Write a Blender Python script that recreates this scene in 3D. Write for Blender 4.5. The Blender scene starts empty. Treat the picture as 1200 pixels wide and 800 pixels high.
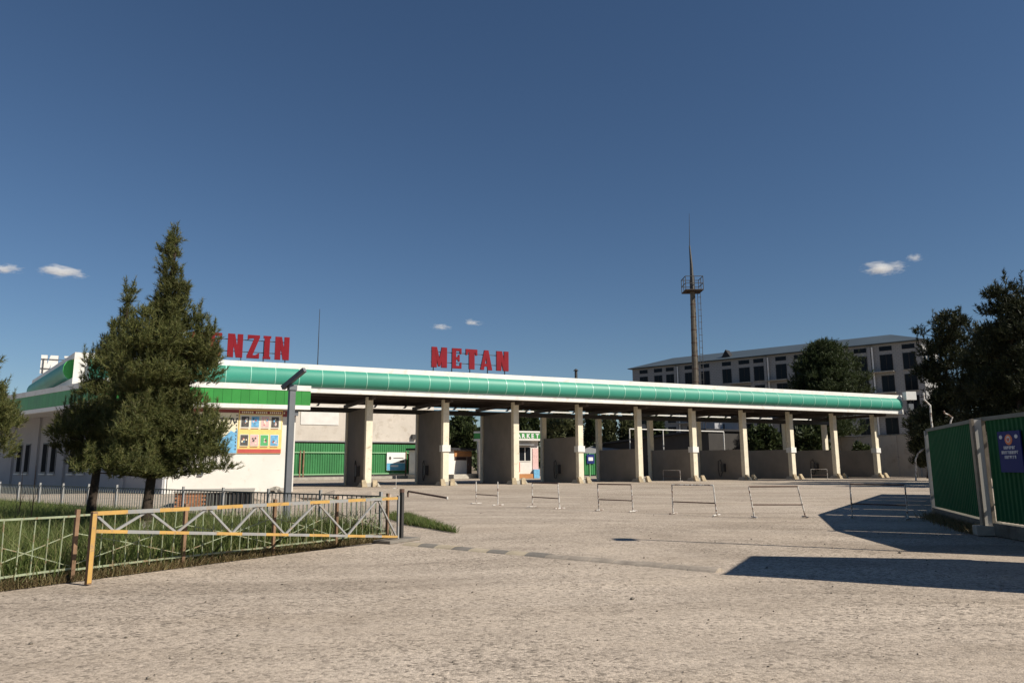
import bpy, math, random
import numpy as np
from mathutils import Vector, Matrix

random.seed(7)
rng = np.random.default_rng(11)
R = math.radians
scene = bpy.context.scene
COL = scene.collection

# ---------------------------------------------------------------- camera
F_PX, PITCH, ROLL, EYE = 853.76, 0.1678988, 0.0056467, 1.5
cam_d = bpy.data.cameras.new('camera')
cam = bpy.data.objects.new('camera', cam_d)
COL.objects.link(cam)
cam_d.sensor_width = 36.0
cam_d.lens = F_PX / 1200.0 * 36.0
cam_d.clip_start = 0.1
cam_d.clip_end = 20000.0
cam.matrix_world = (Matrix.Translation((0, 0, EYE)) @ Matrix.Rotation(math.pi / 2 + PITCH, 4, 'X')
                    @ Matrix.Rotation(-ROLL, 4, 'Z'))
scene.camera = cam

# ---------------------------------------------------------------- sky and sun
SUN_H = Vector((0.885, -0.466, 0)).normalized()      # horizontal direction towards the sun
SUN_EL = R(39.0)
world = bpy.data.worlds.new('World')
scene.world = world
world.use_nodes = True
wn = world.node_tree.nodes
wl = world.node_tree.links
bg = wn['Background']
sky = wn.new('ShaderNodeTexSky')
sky.sky_type = 'NISHITA'
sky.sun_disc = False
sky.sun_elevation = SUN_EL
sky.sun_rotation = math.atan2(SUN_H.x, SUN_H.y)
sky.altitude = 300
sky.air_density = 1.0
sky.dust_density = 0.05
sky.ozone_density = 4.5
hs_ = wn.new('ShaderNodeHueSaturation')
hs_.inputs['Saturation'].default_value = 1.05
wl.new(sky.outputs[0], hs_.inputs['Color'])
wl.new(hs_.outputs[0], bg.inputs[0])
bg.inputs[1].default_value = 0.056

sun_d = bpy.data.lights.new('sun', 'SUN')
sun_d.energy = 5.0
sun_d.angle = R(0.53)
sun_d.color = (1.0, 0.925, 0.80)
sun = bpy.data.objects.new('sun', sun_d)
COL.objects.link(sun)
sv = Vector((SUN_H.x * math.cos(SUN_EL), SUN_H.y * math.cos(SUN_EL), math.sin(SUN_EL)))
sun.rotation_euler = sv.to_track_quat('Z', 'Y').to_euler()
sun.location = (30, -20, 40)

scene.view_settings.view_transform = 'Standard'
scene.view_settings.look = 'None'
scene.view_settings.exposure = 0.3
scene.view_settings.gamma = 1.0
scene.view_settings.use_curve_mapping = False
scene.render.engine = 'CYCLES'
scene.cycles.volume_bounces = 6

# ---------------------------------------------------------------- photo pixel -> place
def ray(px, py):
    u, w = px - 600.0, 400.0 - py
    c, s = math.cos(ROLL), math.sin(ROLL)
    x, v = (c * u + s * w) / F_PX, (-s * u + c * w) / F_PX
    return Vector((x, math.cos(PITCH) - v * math.sin(PITCH), math.sin(PITCH) + v * math.cos(PITCH)))
def G(px, py, z=0.0):                                # on the ground (or at height z)
    d = ray(px, py)
    return d * ((z - EYE) / d.z) + Vector((0, 0, EYE))
def P(px, py, Y):                                    # at distance Y
    d = ray(px, py)
    return d * (Y / d.y) + Vector((0, 0, EYE))
def S(px, py, A, B):                                 # on the vertical plane through A, B -> (s, z)
    d = ray(px, py)
    e = Vector((B[0] - A[0], B[1] - A[1])).normalized()
    det = -d.x * e.y + d.y * e.x
    t = (-A[0] * e.y + A[1] * e.x) / det
    s = (d.x * t - A[0]) * e.x + (d.y * t - A[1]) * e.y
    return s, EYE + d.z * t

# ---------------------------------------------------------------- mesh helpers
class MB:
    def __init__(s):
        s.v = []; s.f = []
    def poly(s, pts):
        b = len(s.v); s.v += [tuple(p) for p in pts]; s.f.append(tuple(range(b, b + len(pts)))); return s
    def hexa(s, p):
        b = len(s.v); s.v += [tuple(q) for q in p]
        s.f += [tuple(b + i for i in q) for q in ((0, 3, 2, 1), (4, 5, 6, 7), (0, 1, 5, 4), (1, 2, 6, 5), (2, 3, 7, 6), (3, 0, 4, 7))]
        return s
    def box(s, x0, x1, y0, y1, z0, z1):
        return s.hexa([(x0, y0, z0), (x1, y0, z0), (x1, y1, z0), (x0, y1, z0), (x0, y0, z1), (x1, y0, z1), (x1, y1, z1), (x0, y1, z1)])
    def bar(s, a, b, w, h):
        a, b = Vector(a), Vector(b); d = (b - a).normalized()
        up = Vector((0, 0, 1)) if abs(d.z) < 0.95 else Vector((0, 1, 0))
        x = d.cross(up).normalized() * (w / 2); z = x.cross(d).normalized() * (h / 2)
        return s.hexa([a - x - z, a + x - z, b + x - z, b - x - z, a - x + z, a + x + z, b + x + z, b - x + z])
    def tube(s, pts, rad, n=8):
        pts = [Vector(p) for p in pts]
        if not hasattr(rad, '__len__'): rad = [rad] * len(pts)
        b = len(s.v); ref = None
        for i, p in enumerate(pts):
            d = (pts[min(i + 1, len(pts) - 1)] - pts[max(i - 1, 0)]).normalized()
            if ref is None: ref = Vector((1, 0, 0)) if abs(d.x) < 0.9 else Vector((0, 1, 0))
            x = (ref - d * ref.dot(d)).normalized(); y = d.cross(x); ref = x
            for k in range(n):
                a = 2 * math.pi * k / n
                s.v.append(tuple(p + (x * math.cos(a) + y * math.sin(a)) * rad[i]))
        for i in range(len(pts) - 1):
            for k in range(n):
                k2 = (k + 1) % n
                s.f.append((b + i * n + k, b + i * n + k2, b + (i + 1) * n + k2, b + (i + 1) * n + k))
        s.f.append(tuple(b + k for k in reversed(range(n))))
        e = b + (len(pts) - 1) * n
        s.f.append(tuple(e + k for k in range(n)))
        return s
    def prism(s, poly, y0, y1):                      # polygon in x,z, extruded along y
        n = len(poly); b = len(s.v)
        s.v += [(p[0], y0, p[1]) for p in poly] + [(p[0], y1, p[1]) for p in poly]
        s.f.append(tuple(b + i for i in range(n))); s.f.append(tuple(b + n + i for i in reversed(range(n))))
        for i in range(n):
            j = (i + 1) % n
            s.f.append((b + j, b + i, b + n + i, b + n + j))
        return s
    def extr(s, poly, z0, z1):                       # polygon in x,y, extruded along z
        n = len(poly); b = len(s.v)
        s.v += [(p[0], p[1], z0) for p in poly] + [(p[0], p[1], z1) for p in poly]
        s.f.append(tuple(b + i for i in reversed(range(n)))); s.f.append(tuple(b + n + i for i in range(n)))
        for i in range(n):
            j = (i + 1) % n
            s.f.append((b + i, b + j, b + n + j, b + n + i))
        return s
    def mesh(s, name, mat, smooth=False):
        m = bpy.data.meshes.new(name); m.from_pydata(s.v, [], s.f); m.update()
        m.materials.append(mat)
        if smooth: m.polygons.foreach_set('use_smooth', [True] * len(m.polygons))
        return m
    def build(s, name, mat, parent=None, loc=(0, 0, 0), rotz=0.0, smooth=False, bevel=0.0):
        return link(s.mesh(name, mat, smooth), name, parent, loc, rotz, bevel)

def link(mesh, name, parent=None, loc=(0, 0, 0), rotz=0.0, bevel=0.0):
    o = bpy.data.objects.new(name, mesh); COL.objects.link(o)
    o.parent = parent; o.location = loc; o.rotation_euler = (0, 0, rotz)
    if bevel:
        b = o.modifiers.new('bevel', 'BEVEL'); b.width = bevel; b.segments = 2; b.limit_method = 'ANGLE'
    return o
def tag(o, label, cat, group=None):
    o['label'] = label; o['category'] = cat
    if group: o['group'] = group
    return o
def structure(o, label=None):
    o['kind'] = 'structure'
    if label: o['label'] = label
    return o
def thing(name, label, cat, loc=(0, 0, 0), rotz=0.0, group=None):
    o = bpy.data.objects.new(name, None); COL.objects.link(o)
    o.empty_display_size = 0.2
    o.location = loc; o.rotation_euler = (0, 0, rotz)
    return tag(o, label, cat, group)
def heading(A, B): return math.atan2(B[1] - A[1], B[0] - A[0])

def np_mesh(name, V, F, mat):                        # V (n,3), F (m,3|4)
    m = bpy.data.meshes.new(name)
    k = F.shape[1]
    m.vertices.add(len(V)); m.vertices.foreach_set('co', np.asarray(V, dtype=np.float32).ravel())
    m.loops.add(F.size); m.loops.foreach_set('vertex_index', F.astype(np.int32).ravel())
    m.polygons.add(len(F)); m.polygons.foreach_set('loop_start', np.arange(0, F.size, k, dtype=np.int32))
    m.polygons.foreach_set('loop_total', np.full(len(F), k, dtype=np.int32))
    m.update(calc_edges=True); m.validate()
    m.materials.append(mat)
    return m

# ---------------------------------------------------------------- materials
def new_mat(name):
    m = bpy.data.materials.new(name); m.use_nodes = True
    nt = m.node_tree
    return m, nt, nt.nodes['Principled BSDF'], nt.nodes['Material Output']
def node(nt, t, **kw):
    n = nt.nodes.new(t)
    for k, v in kw.items():
        if k.startswith('i_'):
            key = k[2:]
            n.inputs[int(key) if key.isdigit() else key.replace('_', ' ')].default_value = v
        else: setattr(n, k, v)
    return n
def ramp(nt, stops):
    n = nt.nodes.new('ShaderNodeValToRGB')
    el = n.color_ramp.elements
    while len(el) < len(stops): el.new(0.5)
    for e, (p, c) in zip(el, stops): e.position = p; e.color = (*c, 1) if len(c) == 3 else c
    return n
def mix(nt, fac, a, b, blend='MIX'):
    n = nt.nodes.new('ShaderNodeMix'); n.data_type = 'RGBA'; n.blend_type = blend
    for idx, val in ((0, fac), (6, a), (7, b)):
        if hasattr(val, 'is_output'): nt.links.new(val, n.inputs[idx])
        elif idx == 0: n.inputs[0].default_value = val
        else: n.inputs[idx].default_value = (*val, 1)
    return n.outputs[2]
def noise(nt, vec, scale, detail=5, rough=0.6, dist=0.0):
    n = node(nt, 'ShaderNodeTexNoise'); n.inputs['Scale'].default_value = scale
    n.inputs['Detail'].default_value = detail; n.inputs['Roughness'].default_value = rough
    n.inputs['Distortion'].default_value = dist
    if vec is not None: nt.links.new(vec, n.inputs['Vector'])
    return n.outputs['Fac']
def wpos(nt):
    return node(nt, 'ShaderNodeNewGeometry').outputs['Position']

def M(name, col, rough=0.6, metal=0.0, var=0.18, scale=1.2, dirt=None, dirt_amt=0.5, fine=18.0, bump=0.0, spec=0.5, per_piece=0.0):
    """base colour with large blotches, fine grain and optional shaped dirt / rust"""
    m, nt, b, out = new_mat(name)
    p = wpos(nt)
    n1 = noise(nt, p, scale, 6)
    n2 = noise(nt, p, fine, 4)
    dark = tuple(c * (1 - var) for c in col); lite = tuple(min(1, c * (1 + var)) for c in col)
    r1 = ramp(nt, [(0.3, dark), (0.72, lite)]); nt.links.new(n1, r1.inputs[0])
    r2 = ramp(nt, [(0.25, (1 - var * .6,) * 3), (0.75, (1, 1, 1))]); nt.links.new(n2, r2.inputs[0])
    c = mix(nt, 1.0, r1.outputs[0], r2.outputs[0], 'MULTIPLY')
    if dirt:
        n3 = noise(nt, p, scale * 3.1, 8, 0.7, 0.6)
        r3 = ramp(nt, [(0.62 - dirt_amt * 0.3, (0, 0, 0)), (0.70 - dirt_amt * 0.22, (1, 1, 1))]); nt.links.new(n3, r3.inputs[0])
        c = mix(nt, r3.outputs[0], c, dirt)
    if per_piece:
        oi = node(nt, 'ShaderNodeObjectInfo')
        r4 = ramp(nt, [(0, (1 - per_piece,) * 3), (1, (1 + per_piece * .3,) * 3)]); nt.links.new(oi.outputs['Random'], r4.inputs[0])
        c = mix(nt, 1.0, c, r4.outputs[0], 'MULTIPLY')
    nt.links.new(c, b.inputs['Base Color'])
    b.inputs['Roughness'].default_value = rough; b.inputs['Metallic'].default_value = metal
    b.inputs['Specular IOR Level'].default_value = spec
    if bump:
        bp = node(nt, 'ShaderNodeBump'); bp.inputs['Strength'].default_value = 1.0; bp.inputs['Distance'].default_value = bump
        nt.links.new(n2, bp.inputs['Height']); nt.links.new(bp.outputs[0], b.inputs['Normal'])
    return m

def leaf_mat(name, dark, lite, dry=None, transl=0.25):
    m, nt, b, out = new_mat(name)
    g = node(nt, 'ShaderNodeNewGeometry')
    r = ramp(nt, [(0, dark), (1, lite)] if not dry else [(0, dark), (0.72, lite), (1, dry)])
    nt.links.new(g.outputs['Random Per Island'], r.inputs[0])
    n = noise(nt, g.outputs['Position'], 1.3, 3)
    r2 = ramp(nt, [(0.3, (.62,) * 3), (0.7, (1.15,) * 3)]); nt.links.new(n, r2.inputs[0])
    c = mix(nt, 1.0, r.outputs[0], r2.outputs[0], 'MULTIPLY')
    nt.links.new(c, b.inputs['Base Color']); b.inputs['Roughness'].default_value = 0.55
    b.inputs['Specular IOR Level'].default_value = 0.25
    t = node(nt, 'ShaderNodeBsdfTranslucent'); nt.links.new(c, t.inputs[0])
    ms = node(nt, 'ShaderNodeMixShader'); ms.inputs[0].default_value = transl
    nt.links.new(b.outputs[0], ms.inputs[1]); nt.links.new(t.outputs[0], ms.inputs[2]); nt.links.new(ms.outputs[0], out.inputs[0])
    return m

def yard_material():
    m, nt, b, out = new_mat('dusty_yard')
    p = wpos(nt)
    big = noise(nt, p, 0.13, 6, 0.62, 0.4)
    r1 = ramp(nt, [(0.3, (0.37, 0.305, 0.245)), (0.5, (0.44, 0.37, 0.303)), (0.72, (0.505, 0.43, 0.358))]); nt.links.new(big, r1.inputs[0])
    c = r1.outputs[0]
    # bend the space a little so that wheel tracks sweep in arcs
    wob = node(nt, 'ShaderNodeTexNoise'); wob.inputs['Scale'].default_value = 0.05; wob.inputs['Detail'].default_value = 1; nt.links.new(p, wob.inputs['Vector'])
    off = node(nt, 'ShaderNodeVectorMath', operation='SCALE'); nt.links.new(wob.outputs['Color'], off.inputs[0]); off.inputs['Scale'].default_value = 16.0
    pw_ = node(nt, 'ShaderNodeVectorMath', operation='ADD'); nt.links.new(p, pw_.inputs[0]); nt.links.new(off.outputs[0], pw_.inputs[1])
    for rot, sc, lo, amt in ((-34, (0.05, 0.85, 1), 0.80, 0.75), (12, (0.04, 1.5, 1), 0.84, 0.6), (-62, (0.06, 0.6, 1), 0.86, 0.6)):
        mp = node(nt, 'ShaderNodeMapping'); nt.links.new(pw_.outputs[0], mp.inputs[0])
        mp.inputs['Rotation'].default_value = (0, 0, R(rot)); mp.inputs['Scale'].default_value = sc
        tr = noise(nt, mp.outputs[0], 1.0, 5, 0.6)
        r2 = ramp(nt, [(0.36, (lo, lo * .99, lo * .975)), (0.5, (1, 1, 1)), (0.66, (1.07, 1.065, 1.05))]); nt.links.new(tr, r2.inputs[0])
        c = mix(nt, amt, c, r2.outputs[0], 'MULTIPLY')
    mid = noise(nt, p, 1.7, 8, 0.75)
    r3 = ramp(nt, [(0.3, (0.80,) * 3), (0.52, (1.0,) * 3), (0.72, (1.1,) * 3)]); nt.links.new(mid, r3.inputs[0])
    c = mix(nt, 0.5, c, r3.outputs[0], 'MULTIPLY')
    # oil and dirt blots
    bl_ = noise(nt, p, 0.42, 7, 0.7, 1.2)
    r5 = ramp(nt, [(0.60, (1, 1, 1)), (0.72, (0.74, 0.72, 0.70))]); nt.links.new(bl_, r5.inputs[0])
    c = mix(nt, 0.45, c, r5.outputs[0], 'MULTIPLY')
    # gravel: every cell its own tone
    hsum = mid
    patch = noise(nt, p, 0.3, 4, .6)
    rp_ = ramp(nt, [(0.36, (0.5,) * 3), (0.6, (1.0,) * 3)]); nt.links.new(patch, rp_.inputs[0])
    for sc, lo, hi in ((26.0, 0.52, 1.18), (60.0, 0.54, 1.24)):
        vo = node(nt, 'ShaderNodeTexVoronoi'); vo.inputs['Scale'].default_value = sc; nt.links.new(p, vo.inputs['Vector'])
        sep = node(nt, 'ShaderNodeSeparateColor'); nt.links.new(vo.outputs['Color'], sep.inputs[0])
        r4 = ramp(nt, [(0.0, (lo * .8,) * 3), (0.16, (lo + .22,) * 3), (0.5, (1.0,) * 3), (1.0, (hi,) * 3)]); nt.links.new(sep.outputs[0], r4.inputs[0])
        c = mix(nt, rp_.outputs[0], c, mix(nt, 1.0, c, r4.outputs[0], 'MULTIPLY'))
        ad = node(nt, 'ShaderNodeMath', operation='SUBTRACT'); nt.links.new(hsum, ad.inputs[0]); nt.links.new(vo.outputs['Distance'], ad.inputs[1]); hsum = ad.outputs[0]
    # hairline cracks
    vc = node(nt, 'ShaderNodeTexVoronoi', feature='DISTANCE_TO_EDGE'); vc.inputs['Scale'].default_value = 0.17; nt.links.new(pw_.outputs[0], vc.inputs['Vector'])
    r6 = ramp(nt, [(0.0, (0.6,) * 3), (0.004, (1,) * 3)]); nt.links.new(vc.outputs['Distance'], r6.inputs[0])
    c = mix(nt, 0.3, c, r6.outputs[0], 'MULTIPLY')
    nt.links.new(c, b.inputs['Base Color']); b.inputs['Roughness'].default_value = 0.95
    b.inputs['Specular IOR Level'].default_value = 0.12
    bp = node(nt, 'ShaderNodeBump'); bp.inputs['Strength'].default_value = 0.7; bp.inputs['Distance'].default_value = 0.0045
    nt.links.new(hsum, bp.inputs['Height']); nt.links.new(bp.outputs[0], b.inputs['Normal'])
    return m

MT = {}
MT['yard'] = yard_material()
MT['soil'] = M('dry_soil', (0.24, 0.19, 0.14), 0.95, var=0.3, scale=0.6, fine=20, bump=0.02, spec=0.1)
MT['bed'] = M('bed_soil', (0.10, 0.085, 0.055), 0.95, var=0.35, scale=1.1, fine=24, bump=0.02, spec=0.1)
MT['white'] = M('white_cladding', (0.76, 0.745, 0.71), 0.5, var=0.07, scale=0.5, dirt=(0.66, 0.62, 0.56), dirt_amt=0.3)
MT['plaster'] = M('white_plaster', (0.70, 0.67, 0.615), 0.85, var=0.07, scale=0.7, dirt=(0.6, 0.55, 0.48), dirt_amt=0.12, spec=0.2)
MT['grey_plaster'] = M('pale_plaster', (0.38, 0.38, 0.40), 0.85, var=0.07, scale=0.6, spec=0.2)  # grey also carries the shade of the shop wing
MT['cream'] = M('cream_paint', (0.76, 0.69, 0.54), 0.7, var=0.1, scale=1.4, dirt=(0.5, 0.42, 0.3), dirt_amt=0.15, spec=0.3)
MT['cement'] = M('cement_render', (0.245, 0.218, 0.19), 0.9, var=0.14, scale=0.6, spec=0.2)
MT['concrete'] = M('concrete', (0.36, 0.335, 0.29), 0.9, var=0.25, scale=2.0, bump=0.01, spec=0.2)
MT['shade_kerb'] = M('shaded_kerb', (0.17, 0.155, 0.13), 0.95, var=0.35, scale=2.5, bump=0.012, spec=0.1)  # concrete darkened in colour for the shade at the fence foot
MT['guard'] = M('sandy_concrete', (0.42, 0.34, 0.23), 0.9, var=0.3, scale=3, spec=0.2)
MT['kerbstone'] = M('kerb_stone', (0.42, 0.39, 0.34), 0.9, var=0.25, scale=1.5, bump=0.008, spec=0.2)
MT['barrel'] = M('sea_green_panel', (0.044, 0.295, 0.21), 0.5, var=0.07, scale=0.4, per_piece=0.1)
MT['barrel_strap'] = M('pale_green_strap', (0.32, 0.62, 0.50), 0.35, var=0.05)
MT['cap_green'] = M('bright_green_cap', (0.06, 0.40, 0.08), 0.4, var=0.05)
MT['band_green'] = M('leaf_green_panel', (0.035, 0.26, 0.045), 0.42, var=0.1, per_piece=0.14)
MT['fence_green'] = M('green_sheet', (0.018, 0.105, 0.042), 0.7, var=0.15, scale=0.8, per_piece=0.15, spec=0.15)
MT['gate_green'] = M('gate_green_sheet', (0.035, 0.20, 0.06), 0.5, var=0.18, scale=0.6, per_piece=0.15)
MT['gate_rail'] = M('pale_green_rail', (0.22, 0.42, 0.22), 0.5, var=0.1)
MT['rust_ceiling'] = M('brown_steel', (0.055, 0.038, 0.03), 0.7, var=0.3, scale=0.8)
MT['dark_steel'] = M('dark_steel', (0.045, 0.042, 0.04), 0.6, var=0.25)
MT['grey_steel'] = M('grey_painted_post', (0.14, 0.15, 0.165), 0.5, var=0.12, scale=2.5)
MT['red'] = M('red_letter_face', (0.20, 0.008, 0.016), 0.6, var=0.12, spec=0.15)
MT['red_dark'] = M('red_letter_side', (0.10, 0.012, 0.016), 0.5, var=0.1)
MT['letter_back'] = M('white_letter_back', (0.75, 0.72, 0.68), 0.5, var=0.06)
MT['white_paint'] = M('chipped_white_paint', (0.62, 0.60, 0.56), 0.6, var=0.12, scale=3, dirt=(0.14, 0.07, 0.04), dirt_amt=0.5)
MT['rust'] = M('rusty_pipe', (0.11, 0.062, 0.045), 0.8, var=0.35, scale=4)
MT['rail_green'] = M('pale_green_bar', (0.27, 0.31, 0.20), 0.7, var=0.2, scale=3, dirt=(0.22, 0.16, 0.09), dirt_amt=0.4)
MT['rail_rust'] = M('rusty_rail_post', (0.22, 0.13, 0.075), 0.8, var=0.35, scale=3)
MT['rail_tan'] = M('weathered_tan', (0.30, 0.245, 0.18), 0.8, var=0.3, scale=3)
MT['rail_grey'] = M('grey_green_bar', (0.14, 0.15, 0.135), 0.7, var=0.25, scale=3)
MT['boom_yellow'] = M('boom_yellow', (0.50, 0.30, 0.085), 0.55, var=0.12, scale=3, dirt=(0.3, 0.2, 0.12), dirt_amt=0.25)
MT['boom_grey'] = M('boom_grey', (0.28, 0.28, 0.275), 0.55, var=0.12, scale=3, dirt=(0.3, 0.24, 0.18), dirt_amt=0.25)
MT['rubber'] = M('dusty_rubber', (0.20, 0.18, 0.155), 0.9, var=0.25, scale=3, bump=0.006)
MT['pad_dust'] = M('dust_covered_pad', (0.32, 0.272, 0.222), 0.95, var=0.3, scale=3, bump=0.006)
MT['bump_yellow'] = M('dusty_yellow_pad', (0.43, 0.36, 0.26), 0.9, var=0.2, scale=3, bump=0.006)
MT['brick'] = M('brick_face', (0.38, 0.17, 0.085), 0.85, var=0.2, scale=1.5, per_piece=0.25)
MT['dark_panel'] = M('dark_panel', (0.03, 0.026, 0.024), 0.7, var=0.2)
MT['beige_wall'] = M('beige_wall', (0.56, 0.50, 0.43), 0.9, var=0.1, scale=0.25, dirt=(0.46, 0.40, 0.33), dirt_amt=0.3, fine=4, spec=0.2)
MT['far_white'] = M('far_white_wall', (0.70, 0.67, 0.62), 0.85, var=0.08, spec=0.2)
MT['orange_wood'] = M('orange_lintel', (0.45, 0.20, 0.07), 0.7, var=0.15)
MT['roof_dark'] = M('dark_roof_sheet', (0.035, 0.034, 0.036), 0.75, var=0.2, spec=0.2)
MT['roof_slate'] = M('blue_grey_roof', (0.065, 0.085, 0.10), 0.5, var=0.12, scale=0.3, fine=3)
MT['asbestos'] = M('grey_roof_sheet', (0.30, 0.30, 0.30), 0.85, var=0.15)
MT['bark'] = M('pine_bark', (0.06, 0.046, 0.036), 0.95, var=0.4, scale=6, bump=0.02, spec=0.1)
MT['whitewash'] = M('whitewashed_bark', (0.36, 0.34, 0.31), 0.9, var=0.3, scale=5, dirt=(0.08,0.065,0.05), dirt_amt=0.8, spec=0.1)
MT['tower_conc'] = M('weathered_tower', (0.15, 0.125, 0.095), 0.8, var=0.35, scale=1.2)
MT['sign_blue'] = M('navy_sign', (0.018, 0.028, 0.14), 0.6, var=0.1, spec=0.15)
MT['sign_white'] = M('sign_white', (0.72, 0.71, 0.69), 0.5, var=0.05)
MT['sign_sky'] = M('sign_sky_blue', (0.10, 0.36, 0.55), 0.5, var=0.2, scale=3)
MT['print_orange'] = M('print_orange', (0.62, 0.17, 0.06), 0.5, var=0.1)
MT['print_text'] = M('print_pale', (0.55, 0.57, 0.62), 0.5, var=0.05)
MT['print_black'] = M('print_black', (0.025, 0.025, 0.03), 0.5, var=0.1)
MT['p_yellow'] = M('poster_yellow', (0.80, 0.60, 0.20), 0.5, var=0.12, scale=4)
MT['p_cream'] = M('poster_cream', (0.74, 0.68, 0.50), 0.5, var=0.06, scale=3)
MT['p_red'] = M('poster_red', (0.50, 0.09, 0.07), 0.5, var=0.1)
MT['p_maroon'] = M('maroon_print_and_shade', (0.24, 0.05, 0.05), 0.6, var=0.1)  # poster print, also the painted shadow under the shop eave
MT['p_pink'] = M('poster_pink', (0.72, 0.47, 0.44), 0.5, var=0.2, scale=7)
MT['p_blue'] = M('poster_blue', (0.16, 0.42, 0.66), 0.5, var=0.3, scale=6)
MT['p_green'] = M('poster_green', (0.10, 0.42, 0.15), 0.5, var=0.1)
MT['p_photo'] = M('poster_photo', (0.10, 0.09, 0.08), 0.5, var=0.6, scale=7)
MT['needles'] = leaf_mat('pine_needles', (0.045, 0.064, 0.022), (0.17, 0.18, 0.055), dry=(0.19, 0.165, 0.07), transl=0.3)
MT['needles_far'] = leaf_mat('dark_needles', (0.014, 0.021, 0.010), (0.058, 0.064, 0.026), transl=0.15)
MT['leaves'] = leaf_mat('tree_leaves', (0.026, 0.042, 0.014), (0.075, 0.095, 0.035), transl=0.25)
MT['leaves_olive'] = leaf_mat('olive_leaves', (0.05, 0.06, 0.025), (0.12, 0.125, 0.055), transl=0.25)
MT['grass'] = leaf_mat('rough_grass', (0.07, 0.115, 0.025), (0.16, 0.21, 0.055), dry=(0.26, 0.22, 0.11), transl=0.38)
MT['reed'] = leaf_mat('reeds', (0.08, 0.12, 0.03), (0.19, 0.23, 0.07), dry=(0.27, 0.24, 0.12), transl=0.4)
MT['dry_weed'] = leaf_mat('dry_weeds', (0.12, 0.085, 0.04), (0.26, 0.20, 0.10), dry=(0.09, 0.10, 0.04), transl=0.25)
MT['stone_chip'] = M('stone_chips', (0.2, 0.175, 0.145), 0.9, var=0.4, scale=9, spec=0.2)
def apartment_wall():
    m, nt, b, out = new_mat('pale_block_wall')
    tc = node(nt, 'ShaderNodeTexCoord')
    mp = node(nt, 'ShaderNodeMapping'); mp.inputs['Rotation'].default_value = (R(90), 0, 0); nt.links.new(tc.outputs['Object'], mp.inputs[0])
    br = node(nt, 'ShaderNodeTexBrick'); nt.links.new(mp.outputs[0], br.inputs['Vector'])
    br.inputs['Scale'].default_value = 1.0; br.inputs['Brick Width'].default_value = 0.6; br.inputs['Row Height'].default_value = 0.3
    br.inputs['Mortar Size'].default_value = 0.03
    br.inputs['Color1'].default_value = (0.31, 0.305, 0.30, 1); br.inputs['Color2'].default_value = (0.285, 0.28, 0.28, 1); br.inputs['Mortar'].default_value = (0.20, 0.20, 0.198, 1)
    nt.links.new(br.outputs[0], b.inputs['Base Color']); b.inputs['Roughness'].default_value = 0.9
    return m
MT['block_wall'] = apartment_wall()
def glass_dark():
    m, nt, b, out = new_mat('dark_glass')
    b.inputs['Base Color'].default_value = (0.010, 0.012, 0.016, 1); b.inputs['Roughness'].default_value = 0.12
    b.inputs['Specular IOR Level'].default_value = 0.12
    return m
MT['glass'] = glass_dark()
MT['dull_pane'] = M('dusty_pane', (0.02, 0.022, 0.026), 0.8, var=0.3, spec=0.02)

# ---------------------------------------------------------------- ground
gb = MB(); gb.poly([(-4000, -600, -0.02), (4000, -600, -0.02), (4000, 6000, -0.02), (-4000, 6000, -0.02)])
structure(gb.build('ground', MT['soil']))
yb = MB(); yb.poly([(-70, -12, -0.012), (60, -12, -0.012), (95, 110, -0.012), (-70, 110, -0.012)])
structure(yb.build('yard', MT['yard']))

# planted bed between the two low fences
FA, FB = G(-40, 697), G(462, 631.5)                  # front fence line (ground)
BA, BB = G(-60, 588), G(462, 631.5)                  # back fence line
def lerp(a, b, t): return a + (b - a) * t
bed = MB(); bed.poly([(FA.x, FA.y, 0.0), (FB.x, FB.y, 0.0), (BA.x, BA.y, 0.0)])
structure(bed.build('planted_bed', MT['bed']))

# ---------------------------------------------------------------- METAN / BENZIN canopy
AZ = R(25.46)
Dv = Vector((math.cos(AZ), math.sin(AZ), 0)); Nv = Vector((math.sin(AZ), -math.cos(AZ), 0))
O = Vector((-10.656, 54.262, 0))
SP = 6.016
canopy = thing('fuel_canopy', 'long white and sea green fuel station canopy on cream columns', 'canopy', O, AZ)
# local: x along the row, y to the rear, z up.  fascia face at y = -2
FY = -2.0
X0, X1 = -18.95, 56.3
ZB, ZT, GB0, GB1 = 6.55, 8.5, 6.93, 8.14
def plate(name, mat, x0, x1, y0, y1, z0, z1, parent=canopy, bevel=0.0):
    return MB().box(x0, x1, y0, y1, z0, z1).build(name, mat, parent, bevel=bevel)
plate('upper_trim', MT['white'], X0, X1, FY, FY + 0.5, GB1, ZT)
plate('lower_trim', MT['white'], X0, X1, FY, FY + 0.5, ZB, GB0)
plate('fascia_backing', MT['white'], X0 + .01, X1 - .01, FY + 0.3, FY + 0.45, GB0, GB1)
plate('end_board', MT['white'], X0, X0 + 0.85, FY + .002, FY + 0.29, GB0, GB1)
plate('end_board', MT['white'], X1 - 0.5, X1, FY + .002, FY + 0.29, GB0, GB1)
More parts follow.
